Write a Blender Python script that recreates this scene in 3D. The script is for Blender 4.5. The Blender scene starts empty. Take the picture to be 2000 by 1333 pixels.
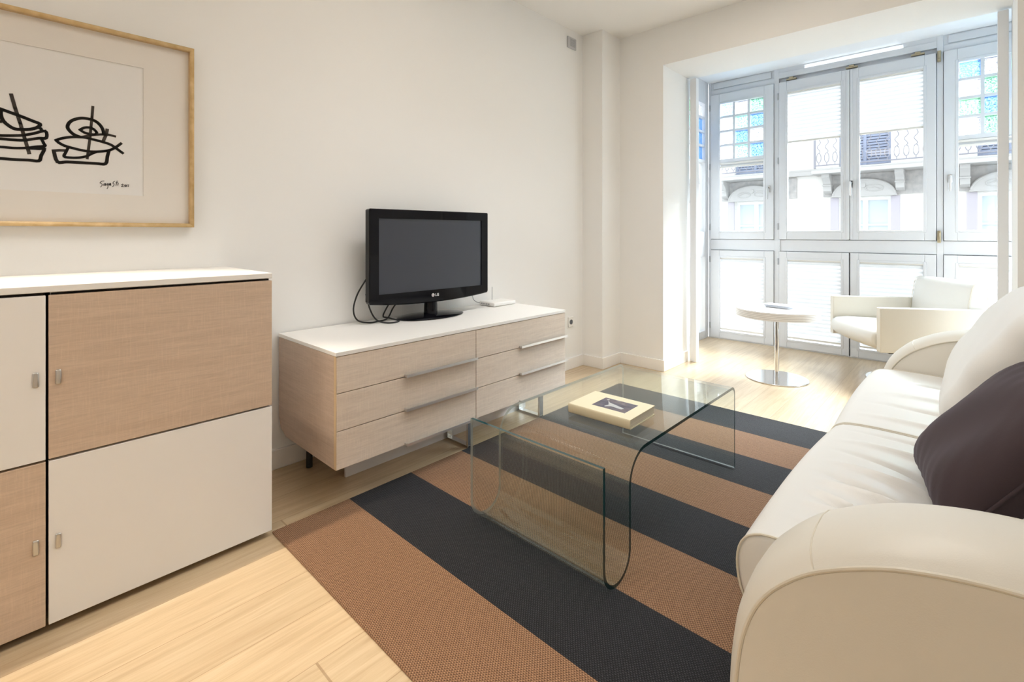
import bpy, bmesh, math, random
from mathutils import Vector, Matrix
random.seed(7)
S = bpy.context.scene
COL = S.collection
R = math.radians
PI = math.pi

# ------------------------------------------------------------------ camera
CX, CH = 2.4136, 1.12
cam = bpy.data.cameras.new('camera'); camo = bpy.data.objects.new('camera', cam); COL.objects.link(camo)
cam.sensor_width = 36.0; cam.sensor_fit = 'HORIZONTAL'
cam.lens = 955.0 / 2000 * 36.0
cam.shift_y = -(666.5 - 456.5) / 2000.0
cam.clip_start = 0.02; cam.clip_end = 200
camo.location = (CX, 0, CH)
camo.rotation_euler = (R(90), 0, math.atan(893.0 / 955.0))
S.camera = camo

# ------------------------------------------------------------------ world, light, exposure
W = bpy.data.worlds.new('sky'); S.world = W; W.use_nodes = True
bg = W.node_tree.nodes['Background']
bg.inputs[0].default_value = (0.90, 0.95, 1.0, 1); bg.inputs[1].default_value = 2.4
S.view_settings.view_transform = 'Standard'; S.view_settings.look = 'None'
S.view_settings.exposure = 0.08; S.view_settings.gamma = 1.0
S.view_settings.use_curve_mapping = False
S.cycles.max_bounces = 10; S.cycles.diffuse_bounces = 7; S.cycles.glossy_bounces = 4
S.cycles.transmission_bounces = 8; S.cycles.transparent_max_bounces = 32
S.cycles.sample_clamp_indirect = 6.0
S.cycles.caustics_reflective = False; S.cycles.caustics_refractive = False

def lamp(kind, name, loc, energy, color, **k):
    l = bpy.data.lights.new(name, kind); l.energy = energy; l.color = color
    o = bpy.data.objects.new(name, l); COL.objects.link(o); o.location = loc
    rot = k.pop('rot', None)
    for a, b in k.items(): setattr(l, a, b)
    if rot: o.rotation_euler = rot
    return o
# bright hazy sky glow over the street, high behind the bay windows (very soft sun)
lamp('SUN', 'hazy_sun', (2, 9, 9), 50.0, (0.87, 0.94, 1.0), angle=R(50), rot=Vector((0.45, 1.0, 1.0)).to_track_quat('Z', 'Y').to_euler())
# flat panels added on the unseen ceiling as fill light
FILL_PANELS = [(1.20, 1.30, 5.0, (0.93, 0.97, 1.0)), (1.50, 2.70, 8.0, (0.92, 0.96, 1.0)), (1.30, -1.70, 16.0, (1.0, 0.98, 0.95))]
WARM = (1.0, 0.87, 0.70)
DOWN = [(0.34, 0.10, 240.0, 60, -16), (1.35, -0.35, 22.0, 80, 0), (2.30, 0.25, 3.0, 80, 0), (1.25, 1.75, 30.0, 115, 0)]  # last spot, over the coffee table, is added neutral fill

# ------------------------------------------------------------------ object helpers
def tag(o, label=None, cat=None, group=None, kind=None):
    if label: o['label'] = label
    if cat: o['category'] = cat
    if group: o['group'] = group
    if kind: o['kind'] = kind
    return o
def empty(name, loc=(0, 0, 0), rz=0.0, parent=None):
    o = bpy.data.objects.new(name, None); COL.objects.link(o)
    o.location = loc; o.rotation_euler = (0, 0, rz); o.empty_display_size = 0.05
    if parent: o.parent = parent
    return o
def build(name, bm, mat, parent=None, smooth=0.6, mats=None):
    bmesh.ops.recalc_face_normals(bm, faces=bm.faces)
    for f in bm.faces:
        f.smooth = True
        n_ = f.normal
        if len(f.verts) == 4 and max(abs(n_.x), abs(n_.y), abs(n_.z)) > 0.99999:      # broad flat sides of bevelled boxes stay flat
            ar = f.calc_area()
            for e in f.edges:
                if any(g is not f and g.calc_area() < 0.25 * ar and 0.1 < f.normal.angle(g.normal, 0) < 0.9 for g in e.link_faces): f.smooth = False; break
    for e in bm.edges:
        if len(e.link_faces) == 2:
            try: a = e.calc_face_angle()
            except Exception: a = 0
            e.smooth = a < smooth
        else: e.smooth = False
    me = bpy.data.meshes.new(name); bm.to_mesh(me); bm.free()
    for m in (mats or [mat]): me.materials.append(m)
    o = bpy.data.objects.new(name, me); COL.objects.link(o)
    if parent: o.parent = parent
    return o
def NB(): return bmesh.new()
def box(bm, x0, x1, y0, y1, z0, z1, bev=0.0, seg=2):
    t = bmesh.new()
    r = bmesh.ops.create_cube(t, size=1.0)
    for v in t.verts:
        v.co = Vector(((x0 + x1) / 2 + v.co.x * (x1 - x0), (y0 + y1) / 2 + v.co.y * (y1 - y0), (z0 + z1) / 2 + v.co.z * (z1 - z0)))
    if bev > 0:
        bmesh.ops.bevel(t, geom=list(t.edges), offset=bev, segments=seg, profile=0.5, affect='EDGES')
    merge(bm, t); return bm
def merge(bm, t, M=None):
    if M is not None: bmesh.ops.transform(t, matrix=M, verts=t.verts)
    me = bpy.data.meshes.new('tmp'); t.to_mesh(me); t.free(); bm.from_mesh(me); bpy.data.meshes.remove(me)
def bx(*a, **k): return box(NB(), *a, **k)
def cyl(bm, c, r, z0, z1, n=32, r2=None, axis='z', bev=0.0):
    t = bmesh.new(); r2 = r if r2 is None else r2
    prof = [(r, z0), (r2, z1)]
    if bev: prof = [(r - bev, z0), (r, z0 + bev), (r2, z1 - bev), (r2 - bev, z1)]
    lathe(t, prof, n)
    M = Matrix.Translation(c)
    if axis == 'x': M = M @ Matrix.Rotation(PI / 2, 4, 'Y')
    if axis == 'y': M = M @ Matrix.Rotation(-PI / 2, 4, 'X')
    merge(bm, t, M); return bm
def lathe(bm, prof, n=32):
    rings = []
    for (r, z) in prof:
        rings.append([bm.verts.new((r * math.cos(2 * PI * i / n), r * math.sin(2 * PI * i / n), z)) for i in range(n)])
    for a, b in zip(rings, rings[1:]):
        for i in range(n): bm.faces.new((a[i], a[(i + 1) % n], b[(i + 1) % n], b[i]))
    bm.faces.new(list(reversed(rings[0]))); bm.faces.new(rings[-1])
def tube(bm, pts, r, n=8, closed=False):
    pts = [Vector(p) for p in pts]; N = len(pts); rings = []
    up = Vector((0, 0, 1)); prev = None
    for i, p in enumerate(pts):
        if closed: t = (pts[(i + 1) % N] - pts[i - 1])
        else: t = (pts[min(i + 1, N - 1)] - pts[max(i - 1, 0)])
        t.normalize()
        if prev is None:
            a = t.cross(up)
            if a.length < 1e-3: a = t.cross(Vector((1, 0, 0)))
        else:
            a = prev - t * prev.dot(t)
        a.normalize(); prev = a; b = t.cross(a)
        rr = r[i] if isinstance(r, (list, tuple)) else r
        rings.append([bm.verts.new(p + a * rr * math.cos(2 * PI * k / n) + b * rr * math.sin(2 * PI * k / n)) for k in range(n)])
    m = N if closed else N - 1
    for i in range(m):
        A, B = rings[i], rings[(i + 1) % N]
        for k in range(n): bm.faces.new((A[k], A[(k + 1) % n], B[(k + 1) % n], B[k]))
    if not closed:
        bm.faces.new(list(reversed(rings[0]))); bm.faces.new(rings[-1])
    return bm
def smoothpts(pts, k=6):
    P = [Vector(p) for p in pts]; out = []
    for i in range(len(P) - 1):
        p0, p1, p2, p3 = P[max(i - 1, 0)], P[i], P[i + 1], P[min(i + 2, len(P) - 1)]
        for j in range(k):
            t = j / k
            out.append(0.5 * ((2 * p1) + (-p0 + p2) * t + (2 * p0 - 5 * p1 + 4 * p2 - p3) * t * t + (-p0 + 3 * p1 - 3 * p2 + p3) * t ** 3))
    out.append(P[-1]); return out
def prism(bm, poly, d0, d1, axis='y'):
    """polygon in the plane across the axis, extruded from d0 to d1"""
    def mk(a, b, d): return {'y': (a, d, b), 'x': (d, a, b), 'z': (a, b, d)}[axis]
    A = [bm.verts.new(mk(a, b, d0)) for a, b in poly]; B = [bm.verts.new(mk(a, b, d1)) for a, b in poly]
    n = len(poly)
    for i in range(n): bm.faces.new((A[i], A[(i + 1) % n], B[(i + 1) % n], B[i]))
    bm.faces.new(list(reversed(A))); bm.faces.new(B); return bm
def frame(bm, x0, x1, z0, z1, w, y0, y1, bev=0.003, wt=None, wb=None, wl=None, wr=None):
    """four mitre-less bars around a rectangle in the x-z plane"""
    wt = wt or w; wb = wb or w; wl = wl or w; wr = wr or w
    box(bm, x0, x0 + wl, y0, y1, z0, z1, bev); box(bm, x1 - wr, x1, y0, y1, z0, z1, bev)
    box(bm, x0 + wl, x1 - wr, y0, y1, z0, z0 + wb, bev); box(bm, x0 + wl, x1 - wr, y0, y1, z1 - wt, z1, bev)
    return bm

# ------------------------------------------------------------------ materials
def M(name, base=(0.8, 0.8, 0.8), rough=0.5, metal=0.0, **k):
    m = bpy.data.materials.new(name); m.use_nodes = True
    b = m.node_tree.nodes['Principled BSDF']
    b.inputs['Base Color'].default_value = (*base, 1); b.inputs['Roughness'].default_value = rough
    b.inputs['Metallic'].default_value = metal
    for a, v in k.items():
        b.inputs[a.replace('_', ' ')].default_value = v
    return m
class NT:
    def __init__(s, m): s.m = m; s.t = m.node_tree; s.p = s.t.nodes.get('Principled BSDF')
    def n(s, typ, **k):
        nd = s.t.nodes.new(typ)
        for a, v in k.items():
            if a.startswith('i_'):
                key = a[2:]; key = int(key) if key.isdigit() else key.replace('_', ' ')
                nd.inputs[key].default_value = v
            else: setattr(nd, a, v)
        return nd
    def l(s, a, b): s.t.links.new(a, b)
    def math(s, op, a, b=None):
        nd = s.t.nodes.new('ShaderNodeMath'); nd.operation = op
        for i, v in enumerate((a, b)):
            if v is None: continue
            if isinstance(v, (int, float)): nd.inputs[i].default_value = v
            else: s.l(v, nd.inputs[i])
        return nd.outputs[0]
    def mix(s, f, a, b):
        nd = s.t.nodes.new('ShaderNodeMix'); nd.data_type = 'RGBA'
        for sock, v in ((nd.inputs[0], f), (nd.inputs[6], a), (nd.inputs[7], b)):
            if isinstance(v, (int, float)): sock.default_value = v
            elif isinstance(v, tuple): sock.default_value = (*v, 1) if len(v) == 3 else v
            else: s.l(v, sock)
        return nd.outputs[2]
    def coord(s, scale=(1, 1, 1), out='Object'):
        tc = s.n('ShaderNodeTexCoord'); mp = s.n('ShaderNodeMapping'); mp.inputs['Scale'].default_value = scale
        s.l(tc.outputs[out], mp.inputs[0]); return mp.outputs[0]
    def noise(s, scale, vec, detail=4, rough=0.5, dist=0.0):
        nd = s.n('ShaderNodeTexNoise'); nd.inputs['Scale'].default_value = scale; nd.inputs['Detail'].default_value = detail
        nd.inputs['Roughness'].default_value = rough; nd.inputs['Distortion'].default_value = dist; s.l(vec, nd.inputs['Vector']); return nd.outputs['Fac']
    def ramp(s, f, stops):
        nd = s.n('ShaderNodeValToRGB'); cr = nd.color_ramp
        while len(cr.elements) < len(stops): cr.elements.new(0.5)
        for e, (p, c) in zip(cr.elements, stops): e.position = p; e.color = (*c, 1) if len(c) == 3 else c
        s.l(f, nd.inputs[0]); return nd.outputs[0]
    def bump(s, h, strength, dist=0.01):
        nd = s.n('ShaderNodeBump'); nd.inputs['Strength'].default_value = strength; nd.inputs['Distance'].default_value = dist
        s.l(h, nd.inputs['Height']); s.l(nd.outputs[0], s.p.inputs['Normal'])

WALL = M('wall_paint', (0.85, 0.85, 0.84), 0.7)
q = NT(WALL); q.bump(q.noise(180, q.coord(), 3), 0.04, 0.002)
CEIL = M('ceiling_paint', (0.88, 0.875, 0.86), 0.8)
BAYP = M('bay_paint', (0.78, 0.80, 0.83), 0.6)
TRIM = M('skirting_paint', (0.86, 0.85, 0.83), 0.4)
WINW = M('window_lacquer', (0.62, 0.63, 0.655), 0.5)
LAC = M('white_lacquer', (0.88, 0.86, 0.84), 0.32)
LACT = M('white_laminate', (0.88, 0.86, 0.83), 0.38)
q = NT(LACT); q.bump(q.noise(60, q.coord((1, 0.2, 1)), 3), 0.03, 0.002)
DARK = M('gap_black', (0.02, 0.013, 0.008), 0.8)
CHROME = M('chrome', (0.75, 0.75, 0.76), 0.12, 1.0)
SATIN = M('satin_steel', (0.62, 0.61, 0.60), 0.28, 1.0)
BRASS = M('aged_brass', (0.42, 0.36, 0.25), 0.35, 1.0)
BLACKG = M('gloss_black_plastic', (0.004, 0.004, 0.006), 0.05, Specular_IOR_Level=0.2)
BLACKM = M('matt_black_plastic', (0.012, 0.012, 0.012), 0.45)
WPLAS = M('white_plastic', (0.82, 0.81, 0.79), 0.35)
GPLAS = M('grey_plastic', (0.42, 0.43, 0.45), 0.5)

def oak(name, light, dark, grain=(3.0, 2.2, 42.0), vert='y', rough=0.5):
    """sawn oak veneer: long wavy grain plus fine cross saw marks"""
    m = M(name, light, rough); q = NT(m)
    g = q.noise(1.6, q.coord(grain), 6, 0.62, 0.6)
    fine = q.noise(9.0, q.coord(tuple(a * 1.0 for a in grain)), 4, 0.6)
    sawv = (0.5, 60.0, 4.0) if vert == 'y' else (60.0, 0.5, 4.0)
    saw = q.noise(3.5, q.coord(sawv), 3, 0.7)
    c = q.ramp(g, [(0.2, dark), (0.5, tuple((a + b) / 2 for a, b in zip(light, dark))), (0.8, light)])
    c = q.mix(q.math('MULTIPLY', q.ramp(fine, [(0.45, (0, 0, 0)), (0.7, (1, 1, 1))]), 0.35), c, tuple(a * 0.78 for a in dark))
    c = q.mix(q.math('MULTIPLY', q.ramp(saw, [(0.50, (0, 0, 0)), (0.68, (1, 1, 1))]), 0.20), c, tuple(min(1, a * 1.22) for a in light))
    q.l(c, q.p.inputs['Base Color']); q.bump(q.math('ADD', fine, saw), 0.12, 0.002)
    return m
OAK = oak('sawn_oak_front', (0.82, 0.71, 0.60), (0.65, 0.54, 0.45))
OAKW = oak('sawn_oak_warm', (0.69, 0.545, 0.425), (0.54, 0.41, 0.31))
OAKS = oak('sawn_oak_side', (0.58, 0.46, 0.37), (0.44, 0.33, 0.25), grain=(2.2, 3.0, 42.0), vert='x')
HALU = M('handle_aluminium', (0.86, 0.86, 0.87), 0.38, 1.0)
OAKE = M('oak_edge_band', (0.62, 0.46, 0.28), 0.5)
FRAMEW = M('blond_frame_wood', (0.62, 0.43, 0.20), 0.4)
q = NT(FRAMEW); q.l(q.ramp(q.noise(30, q.coord((4, 1, 1)), 4), [(0.3, (0.52, 0.34, 0.14)), (0.7, (0.68, 0.49, 0.25))]), q.p.inputs['Base Color'])

# plank floor, boards along y
FLOOR = M('oak_plank_floor', (0.6, 0.45, 0.28), 0.30, Coat_Weight=0.35, Coat_Roughness=0.25)
q = NT(FLOOR)
tc = q.n('ShaderNodeTexCoord'); sp = q.n('ShaderNodeSeparateXYZ'); q.l(tc.outputs['Object'], sp.inputs[0])
px = q.math('DIVIDE', q.math('SUBTRACT', sp.outputs[0], 0.09), 0.18)
row = q.math('FLOOR', px); fx = q.math('FRACT', px)
wn = q.n('ShaderNodeTexWhiteNoise', noise_dimensions='1D'); q.l(row, wn.inputs['W'])
py = q.math('DIVIDE', q.math('ADD', sp.outputs[1], q.math('MULTIPLY', wn.outputs[0], 5.0)), 5.2)
brd = q.math('FLOOR', py); fy = q.math('FRACT', py)
wn2 = q.n('ShaderNodeTexWhiteNoise', noise_dimensions='2D'); cb = q.n('ShaderNodeCombineXYZ')
q.l(row, cb.inputs[0]); q.l(brd, cb.inputs[1]); q.l(cb.outputs[0], wn2.inputs['Vector'])
off = q.n('ShaderNodeCombineXYZ'); q.l(q.math('MULTIPLY', sp.outputs[0], 16.0), off.inputs[0])
q.l(q.math('ADD', q.math('MULTIPLY', sp.outputs[1], 0.9), q.math('MULTIPLY', wn2.outputs[0], 40.0)), off.inputs[1]); q.l(wn2.outputs[0], off.inputs[2])
g = q.noise(2.2, off.outputs[0], 7, 0.62, 0.8)
gf = q.noise(12.0, off.outputs[0], 4, 0.6)
c = q.ramp(g, [(0.25, (0.41, 0.29, 0.17)), (0.5, (0.53, 0.40, 0.25)), (0.75, (0.61, 0.485, 0.325))])
c = q.mix(q.math('MULTIPLY', q.ramp(gf, [(0.5, (0, 0, 0)), (0.75, (1, 1, 1))]), 0.3), c, (0.40, 0.26, 0.13))
hs = q.n('ShaderNodeHueSaturation'); q.l(c, hs.inputs['Color'])
q.l(q.math('ADD', 0.92, q.math('MULTIPLY', wn2.outputs[0], 0.16)), hs.inputs['Value'])
e1 = q.math('LESS_THAN', fx, 0.012); e2 = q.math('LESS_THAN', fy, 0.0012)
seam = q.math('MAXIMUM', e1, e2)
c = q.mix(q.math('MULTIPLY', seam, 0.55), hs.outputs[0], (0.22, 0.12, 0.05))
q.l(c, q.p.inputs['Base Color'])
q.bump(q.math('SUBTRACT', q.math('MULTIPLY', gf, 0.3), seam), 0.15, 0.002)

# striped flat-woven rug: stripes run along x
RUG_Y0, RUG_N, RUG_S = 0.722, 8, 0.31
RUG = M('striped_woven_rug', (0.3, 0.2, 0.1), 0.85, Specular_IOR_Level=0.2)
q = NT(RUG)
tc = q.n('ShaderNodeTexCoord'); sp = q.n('ShaderNodeSeparateXYZ'); q.l(tc.outputs['Object'], sp.inputs[0])
st = q.math('FLOOR', q.math('DIVIDE', q.math('SUBTRACT', sp.outputs[1], RUG_Y0), RUG_S))
par = q.math('MODULO', st, 2.0)
wx = q.math('SINE', q.math('MULTIPLY', sp.outputs[0], 2 * PI / 0.0085))
rowi = q.math('FLOOR', q.math('DIVIDE', sp.outputs[1], 0.0055))
wx2 = q.math('SINE', q.math('ADD', q.math('MULTIPLY', sp.outputs[0], 2 * PI / 0.0085), q.math('MULTIPLY', rowi, PI)))
wy = q.math('SINE', q.math('MULTIPLY', sp.outputs[1], 2 * PI / 0.0055))
wv = q.math('ADD', q.math('MULTIPLY', wx2, 0.5), q.math('MULTIPLY', wy, 0.35))
nz = q.noise(260, q.coord(), 2)
f = q.math('ADD', q.math('MULTIPLY', wv, 0.45), q.math('ADD', q.math('MULTIPLY', nz, 0.7), 0.12))
brown = q.ramp(f, [(0.15, (0.075, 0.036, 0.017)), (0.5, (0.21, 0.112, 0.060)), (0.95, (0.39, 0.235, 0.14))])
char = q.ramp(f, [(0.15, (0.004, 0.004, 0.005)), (0.55, (0.014, 0.0135, 0.016)), (0.95, (0.055, 0.053, 0.058))])
q.l(q.mix(par, brown, char), q.p.inputs['Base Color'])
q.p.inputs['Sheen Weight'].default_value = 0.08; q.p.inputs['Sheen Roughness'].default_value = 0.4
q.bump(f, 0.5, 0.003)

def leather(name, c, rough=0.42):
    m = M(name, c, rough); q = NT(m)
    v = q.n('ShaderNodeTexVoronoi'); v.inputs['Scale'].default_value = 420; q.l(q.coord(), v.inputs['Vector'])
    big = q.noise(7, q.coord(), 3, 0.5)
    q.bump(q.math('ADD', q.math('MULTIPLY', v.outputs['Distance'], 0.15), big), 0.10, 0.006)
    return m
LEATH = leather('cream_leather', (0.67, 0.635, 0.56))
LEATH2 = leather('ivory_leather', (0.70, 0.685, 0.65))
LSEAM = M('cream_leather_piping', (0.64, 0.59, 0.49), 0.45)
PLUM = M('plum_velvet', (0.038, 0.022, 0.026), 0.8, Sheen_Weight=0.12, Sheen_Roughness=0.35)
PLUM.node_tree.nodes['Principled BSDF'].inputs['Sheen Tint'].default_value = (0.62, 0.58, 0.75, 1)
q = NT(PLUM); q.bump(q.noise(500, q.coord(), 2), 0.15, 0.002)

def sheer(name, tint, gloss=0.10, ior=1.45, rough=0.0):
    """clear pane: straight-through tint plus surface reflection"""
    m = bpy.data.materials.new(name); m.use_nodes = True; t = m.node_tree; t.nodes.clear()
    o = t.nodes.new('ShaderNodeOutputMaterial'); mx = t.nodes.new('ShaderNodeMixShader')
    a = t.nodes.new('ShaderNodeBsdfTransparent'); a.inputs[0].default_value = (*tint, 1)
    b = t.nodes.new('ShaderNodeBsdfGlossy'); b.inputs['Roughness'].default_value = rough
    f = t.nodes.new('ShaderNodeFresnel'); gm = t.nodes.new('ShaderNodeNewGeometry'); mr = t.nodes.new('ShaderNodeMapRange')
    mr.inputs['To Min'].default_value = ior; mr.inputs['To Max'].default_value = 1.0 / ior      # same reflectance from either side of a face
    t.links.new(gm.outputs['Backfacing'], mr.inputs[0]); t.links.new(mr.outputs[0], f.inputs[0])
    t.links.new(f.outputs[0], mx.inputs[0]); t.links.new(a.outputs[0], mx.inputs[1]); t.links.new(b.outputs[0], mx.inputs[2])
    t.links.new(mx.outputs[0], o.inputs[0]); return m
PANE = sheer('window_glass', (0.97, 0.985, 0.98))
TGLASS = sheer('table_glass', (0.955, 0.98, 0.965), ior=1.5)
TEDGE = M('table_glass_edge', (0.010, 0.050, 0.055), 0.08)
t = TEDGE.node_tree; pb = t.nodes['Principled BSDF']; mo = t.nodes['Material Output']      # seen from inside the glass an edge is clear
mx = t.nodes.new('ShaderNodeMixShader'); tr = t.nodes.new('ShaderNodeBsdfTransparent'); tr.inputs[0].default_value = (0.72, 0.84, 0.82, 1)
gm = t.nodes.new('ShaderNodeNewGeometry'); t.links.new(gm.outputs['Backfacing'], mx.inputs[0])
tl = t.nodes.new('ShaderNodeBsdfTranslucent'); tl.inputs[0].default_value = (0.85, 0.93, 0.91, 1); gl = t.nodes.new('ShaderNodeBsdfGlossy'); gl.inputs['Roughness'].default_value = 0.3
m2 = t.nodes.new('ShaderNodeMixShader'); m2.inputs[0].default_value = 0.5; t.links.new(tl.outputs[0], m2.inputs[1]); t.links.new(gl.outputs[0], m2.inputs[2])
m3 = t.nodes.new('ShaderNodeMixShader'); m3.inputs[0].default_value = 0.5; t.links.new(tr.outputs[0], m3.inputs[1]); t.links.new(m2.outputs[0], m3.inputs[2])
t.links.new(pb.outputs[0], mx.inputs[1]); t.links.new(m3.outputs[0], mx.inputs[2]); t.links.new(mx.outputs[0], mo.inputs[0])
def stained(name, c, frac=0.10):
    m = bpy.data.materials.new(name); m.use_nodes = True; t = m.node_tree; t.nodes.clear()
    o = t.nodes.new('ShaderNodeOutputMaterial'); mx = t.nodes.new('ShaderNodeMixShader'); mx2 = t.nodes.new('ShaderNodeMixShader')
    a = t.nodes.new('ShaderNodeBsdfTransparent'); a.inputs[0].default_value = (*c, 1)
    b = t.nodes.new('ShaderNodeBsdfTranslucent'); b.inputs[0].default_value = (*c, 1)
    g = t.nodes.new('ShaderNodeBsdfGlossy'); g.inputs['Roughness'].default_value = 0.15
    tc = t.nodes.new('ShaderNodeTexCoord'); nz = t.nodes.new('ShaderNodeTexNoise'); nz.inputs['Scale'].default_value = 90
    t.links.new(tc.outputs['Object'], nz.inputs['Vector'])
    bp = t.nodes.new('ShaderNodeBump'); bp.inputs['Strength'].default_value = 0.6; bp.inputs['Distance'].default_value = 0.004
    t.links.new(nz.outputs['Fac'], bp.inputs['Height']); t.links.new(bp.outputs[0], g.inputs['Normal']); t.links.new(bp.outputs[0], b.inputs['Normal'])
    mr = t.nodes.new('ShaderNodeMapRange'); mr.inputs['From Min'].default_value = 0.35; mr.inputs['From Max'].default_value = 0.65
    mr.inputs['To Min'].default_value = 0.0; mr.inputs['To Max'].default_value = frac + 0.2
    t.links.new(nz.outputs['Fac'], mr.inputs[0]); t.links.new(mr.outputs[0], mx.inputs[0])
    t.links.new(a.outputs[0], mx.inputs[1]); t.links.new(b.outputs[0], mx.inputs[2])
    mx2.inputs[0].default_value = 0.06; t.links.new(mx.outputs[0], mx2.inputs[1]); t.links.new(g.outputs[0], mx2.inputs[2])
    t.links.new(mx2.outputs[0], o.inputs[0]); return m
ST = {'b': stained('blue_stained_glass', (0.42, 0.60, 0.82)), 'p': stained('pale_blue_stained_glass', (0.54, 0.68, 0.88)),
      'g': stained('green_stained_glass', (0.50, 0.75, 0.58)), 'm': stained('mint_stained_glass', (0.60, 0.83, 0.76)),
      'w': stained('white_textured_glass', (0.86, 0.87, 0.88))}
# pleated translucent blind cloth
BLIND = bpy.data.materials.new('pleated_blind_cloth'); BLIND.use_nodes = True
t = BLIND.node_tree; t.nodes.clear(); o = t.nodes.new('ShaderNodeOutputMaterial'); mx = t.nodes.new('ShaderNodeMixShader')
a = t.nodes.new('ShaderNodeBsdfDiffuse'); a.inputs[0].default_value = (0.9, 0.9, 0.9, 1)
b = t.nodes.new('ShaderNodeBsdfTranslucent'); b.inputs[0].default_value = (0.20, 0.205, 0.21, 1)
mx.inputs[0].default_value = 0.5; t.links.new(a.outputs[0], mx.inputs[1]); t.links.new(b.outputs[0], mx.inputs[2]); t.links.new(mx.outputs[0], o.inputs[0])
BLRAIL = M('blind_rail', (0.70, 0.68, 0.64), 0.4)
FROST = bpy.data.materials.new('vent_frosted_glass'); FROST.use_nodes = True
t = FROST.node_tree; t.nodes.clear(); o = t.nodes.new('ShaderNodeOutputMaterial'); a = t.nodes.new('ShaderNodeBsdfTransparent'); t.links.new(a.outputs[0], o.inputs[0])
a.inputs[0].default_value = (0.95, 0.98, 0.98, 1)

# ------------------------------------------------------------------ room shell
XR, YB = 3.12, -3.2
YE, YJ, YW = 3.74, 4.25, 5.34          # end wall, back of the jambs, bay window plane
OX0, OX1 = 0.598, 2.602                # opening
ZC, ZO, ZB = 2.81, 2.49, 2.745         # ceiling, opening head, bay ceiling
BX0, BX1 = 0.35, 2.90                  # bay side walls
b = bx(-0.1, XR + 0.1, YB - 0.1, YW + 0.1, -0.1, 0.0)
tag(build('floor', b, FLOOR), kind='structure')
b = bx(-0.1, XR + 0.1, YB - 0.1, YE + 0.02, ZC, ZC + 0.12)
tag(build('ceiling', b, CEIL), kind='structure')
tag(build('wall_left', bx(-0.14, 0.0, YB - 0.1, YE + 0.5, 0, ZC), WALL), kind='structure')
tag(build('wall_right', bx(XR, XR + 0.14, YB - 0.1, YE + 0.5, 0, ZC), WALL), kind='structure')
tag(build('wall_back', bx(-0.1, XR + 0.1, YB - 0.14, YB, 0, ZC), WALL), kind='structure')
tag(build('wall_column', bx(0.0, 0.197, 3.465, YE, 0, ZC), WALL), kind='structure')
b = NB()
box(b, 0.0, OX0, YE, YJ, 0, ZC); box(b, OX1, XR, YE, YJ, 0, ZC); box(b, OX0, OX1, YE, YJ, ZO, ZC)
tag(build('wall_front', b, WALL), kind='structure')
# bay beyond the opening
b = NB()
box(b, BX0 - 0.1, BX1 + 0.1, YJ, YW + 0.06, ZB, ZB + 0.1)
tag(build('ceiling_bay', b, BAYP), kind='structure')
# skirting boards
def skirt(name, boxes):
    b = NB()
    for a in boxes: box(b, *a, 0.0, 0.092, 0.003)
    tag(build(name, b, TRIM), kind='structure')
K = 0.014
skirt('baseboard_left', [(0, K, YB, 3.465)])
skirt('baseboard_column', [(0.0, 0.197 + K, 3.465 - K, 3.465), (0.197, 0.197 + K, 3.465, YE)])
skirt('baseboard_front', [(0.197 + K, OX0 + K, YE - K, YE), (OX0, OX0 + K, YE, YJ - 0.06), (OX1 - K, XR, YE - K, YE), (OX1 - K, OX1, YE, YJ - 0.06)])
skirt('baseboard_right', [(XR - K, XR, YB, YE - K)])
# jamb posts
b = NB(); box(b, 0.628, 0.683, 4.19, 4.25, 0, 2.473, 0.003); box(b, 2.54, 2.588, 4.19, 4.25, 0, 2.473, 0.003)
tag(build('trim_1', b, BAYP), kind='structure')

# ------------------------------------------------------------------ bay windows
SASH = [(0.378, 0.996, 0.47, 0.91), (1.045, 1.618, 1.113, 1.564), (1.628, 2.216, 1.691, 2.142), (2.262, 2.872, 2.344, 2.784)]
ZU0, ZU1, GU0, GU1 = 1.062, 2.606, 1.140, 2.505
ZL0, ZL1, GL0, GL1 = 0.010, 0.944, 0.082, 0.872
b = NB()
Y0, Y1 = YW - 0.015, YW + 0.05
for x0, x1 in ((BX0, 0.374), (0.999, 1.042), (2.219, 2.259), (2.876, BX1)): box(b, x0, x1, Y0, Y1, 0, ZB, 0.002)
for x0, x1 in ((0.374, 0.999), (1.042, 2.219), (2.259, 2.876)):
    box(b, x0, x1, Y0 + 0.004, Y1, ZL1 + 0.004, ZU0 - 0.004, 0.002)
for x in (0.376, 0.9975, 1.0435, 1.623, 2.2175, 2.2605, 2.874):      # rebates behind the sash joints
    box(b, x - 0.018, x + 0.018, YW + 0.031, YW + 0.048, 0.0, 2.70)
for z in (0.946, 1.061, 2.607): box(b, BX0, BX1, YW + 0.031, YW + 0.048, z - 0.012, z + 0.012)
box(b, 1.036, 1.052, Y0 - 0.006, Y0 + 0.01, ZL1, ZU0, 0.002)
# header with a ventilation slot over the middle pair
for x0, x1 in ((0.374, 0.999), (2.259, 2.876)):
    box(b, x0, x1, Y0 + 0.004, Y1, ZU1 + 0.004, 2.66, 0.002); box(b, x0, x1, Y0 + 0.016, Y1, 2.66, ZB)
    box(b, x0 + 0.03, x1 - 0.03, Y0 + 0.006, Y0 + 0.02, 2.672, 2.735, 0.003)
box(b, 1.042, 2.219, Y0 - 0.004, Y1, 2.648, 2.704, 0.002)
box(b, 1.042, 1.262, Y0 + 0.002, Y1, 2.704, ZB); box(b, 2.003, 2.219, Y0 + 0.002, Y1, 2.704, ZB)
box(b, 1.262, 2.003, Y0 + 0.002, Y1, 2.735, ZB)
box(b, 1.042, 2.219, Y0 + 0.03, Y1, ZU1, 2.648)
box(b, BX0, BX1, Y0 - 0.004, Y1, 0.0, 0.009)
tag(build('trim_2', b, WINW), kind='structure')
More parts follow.
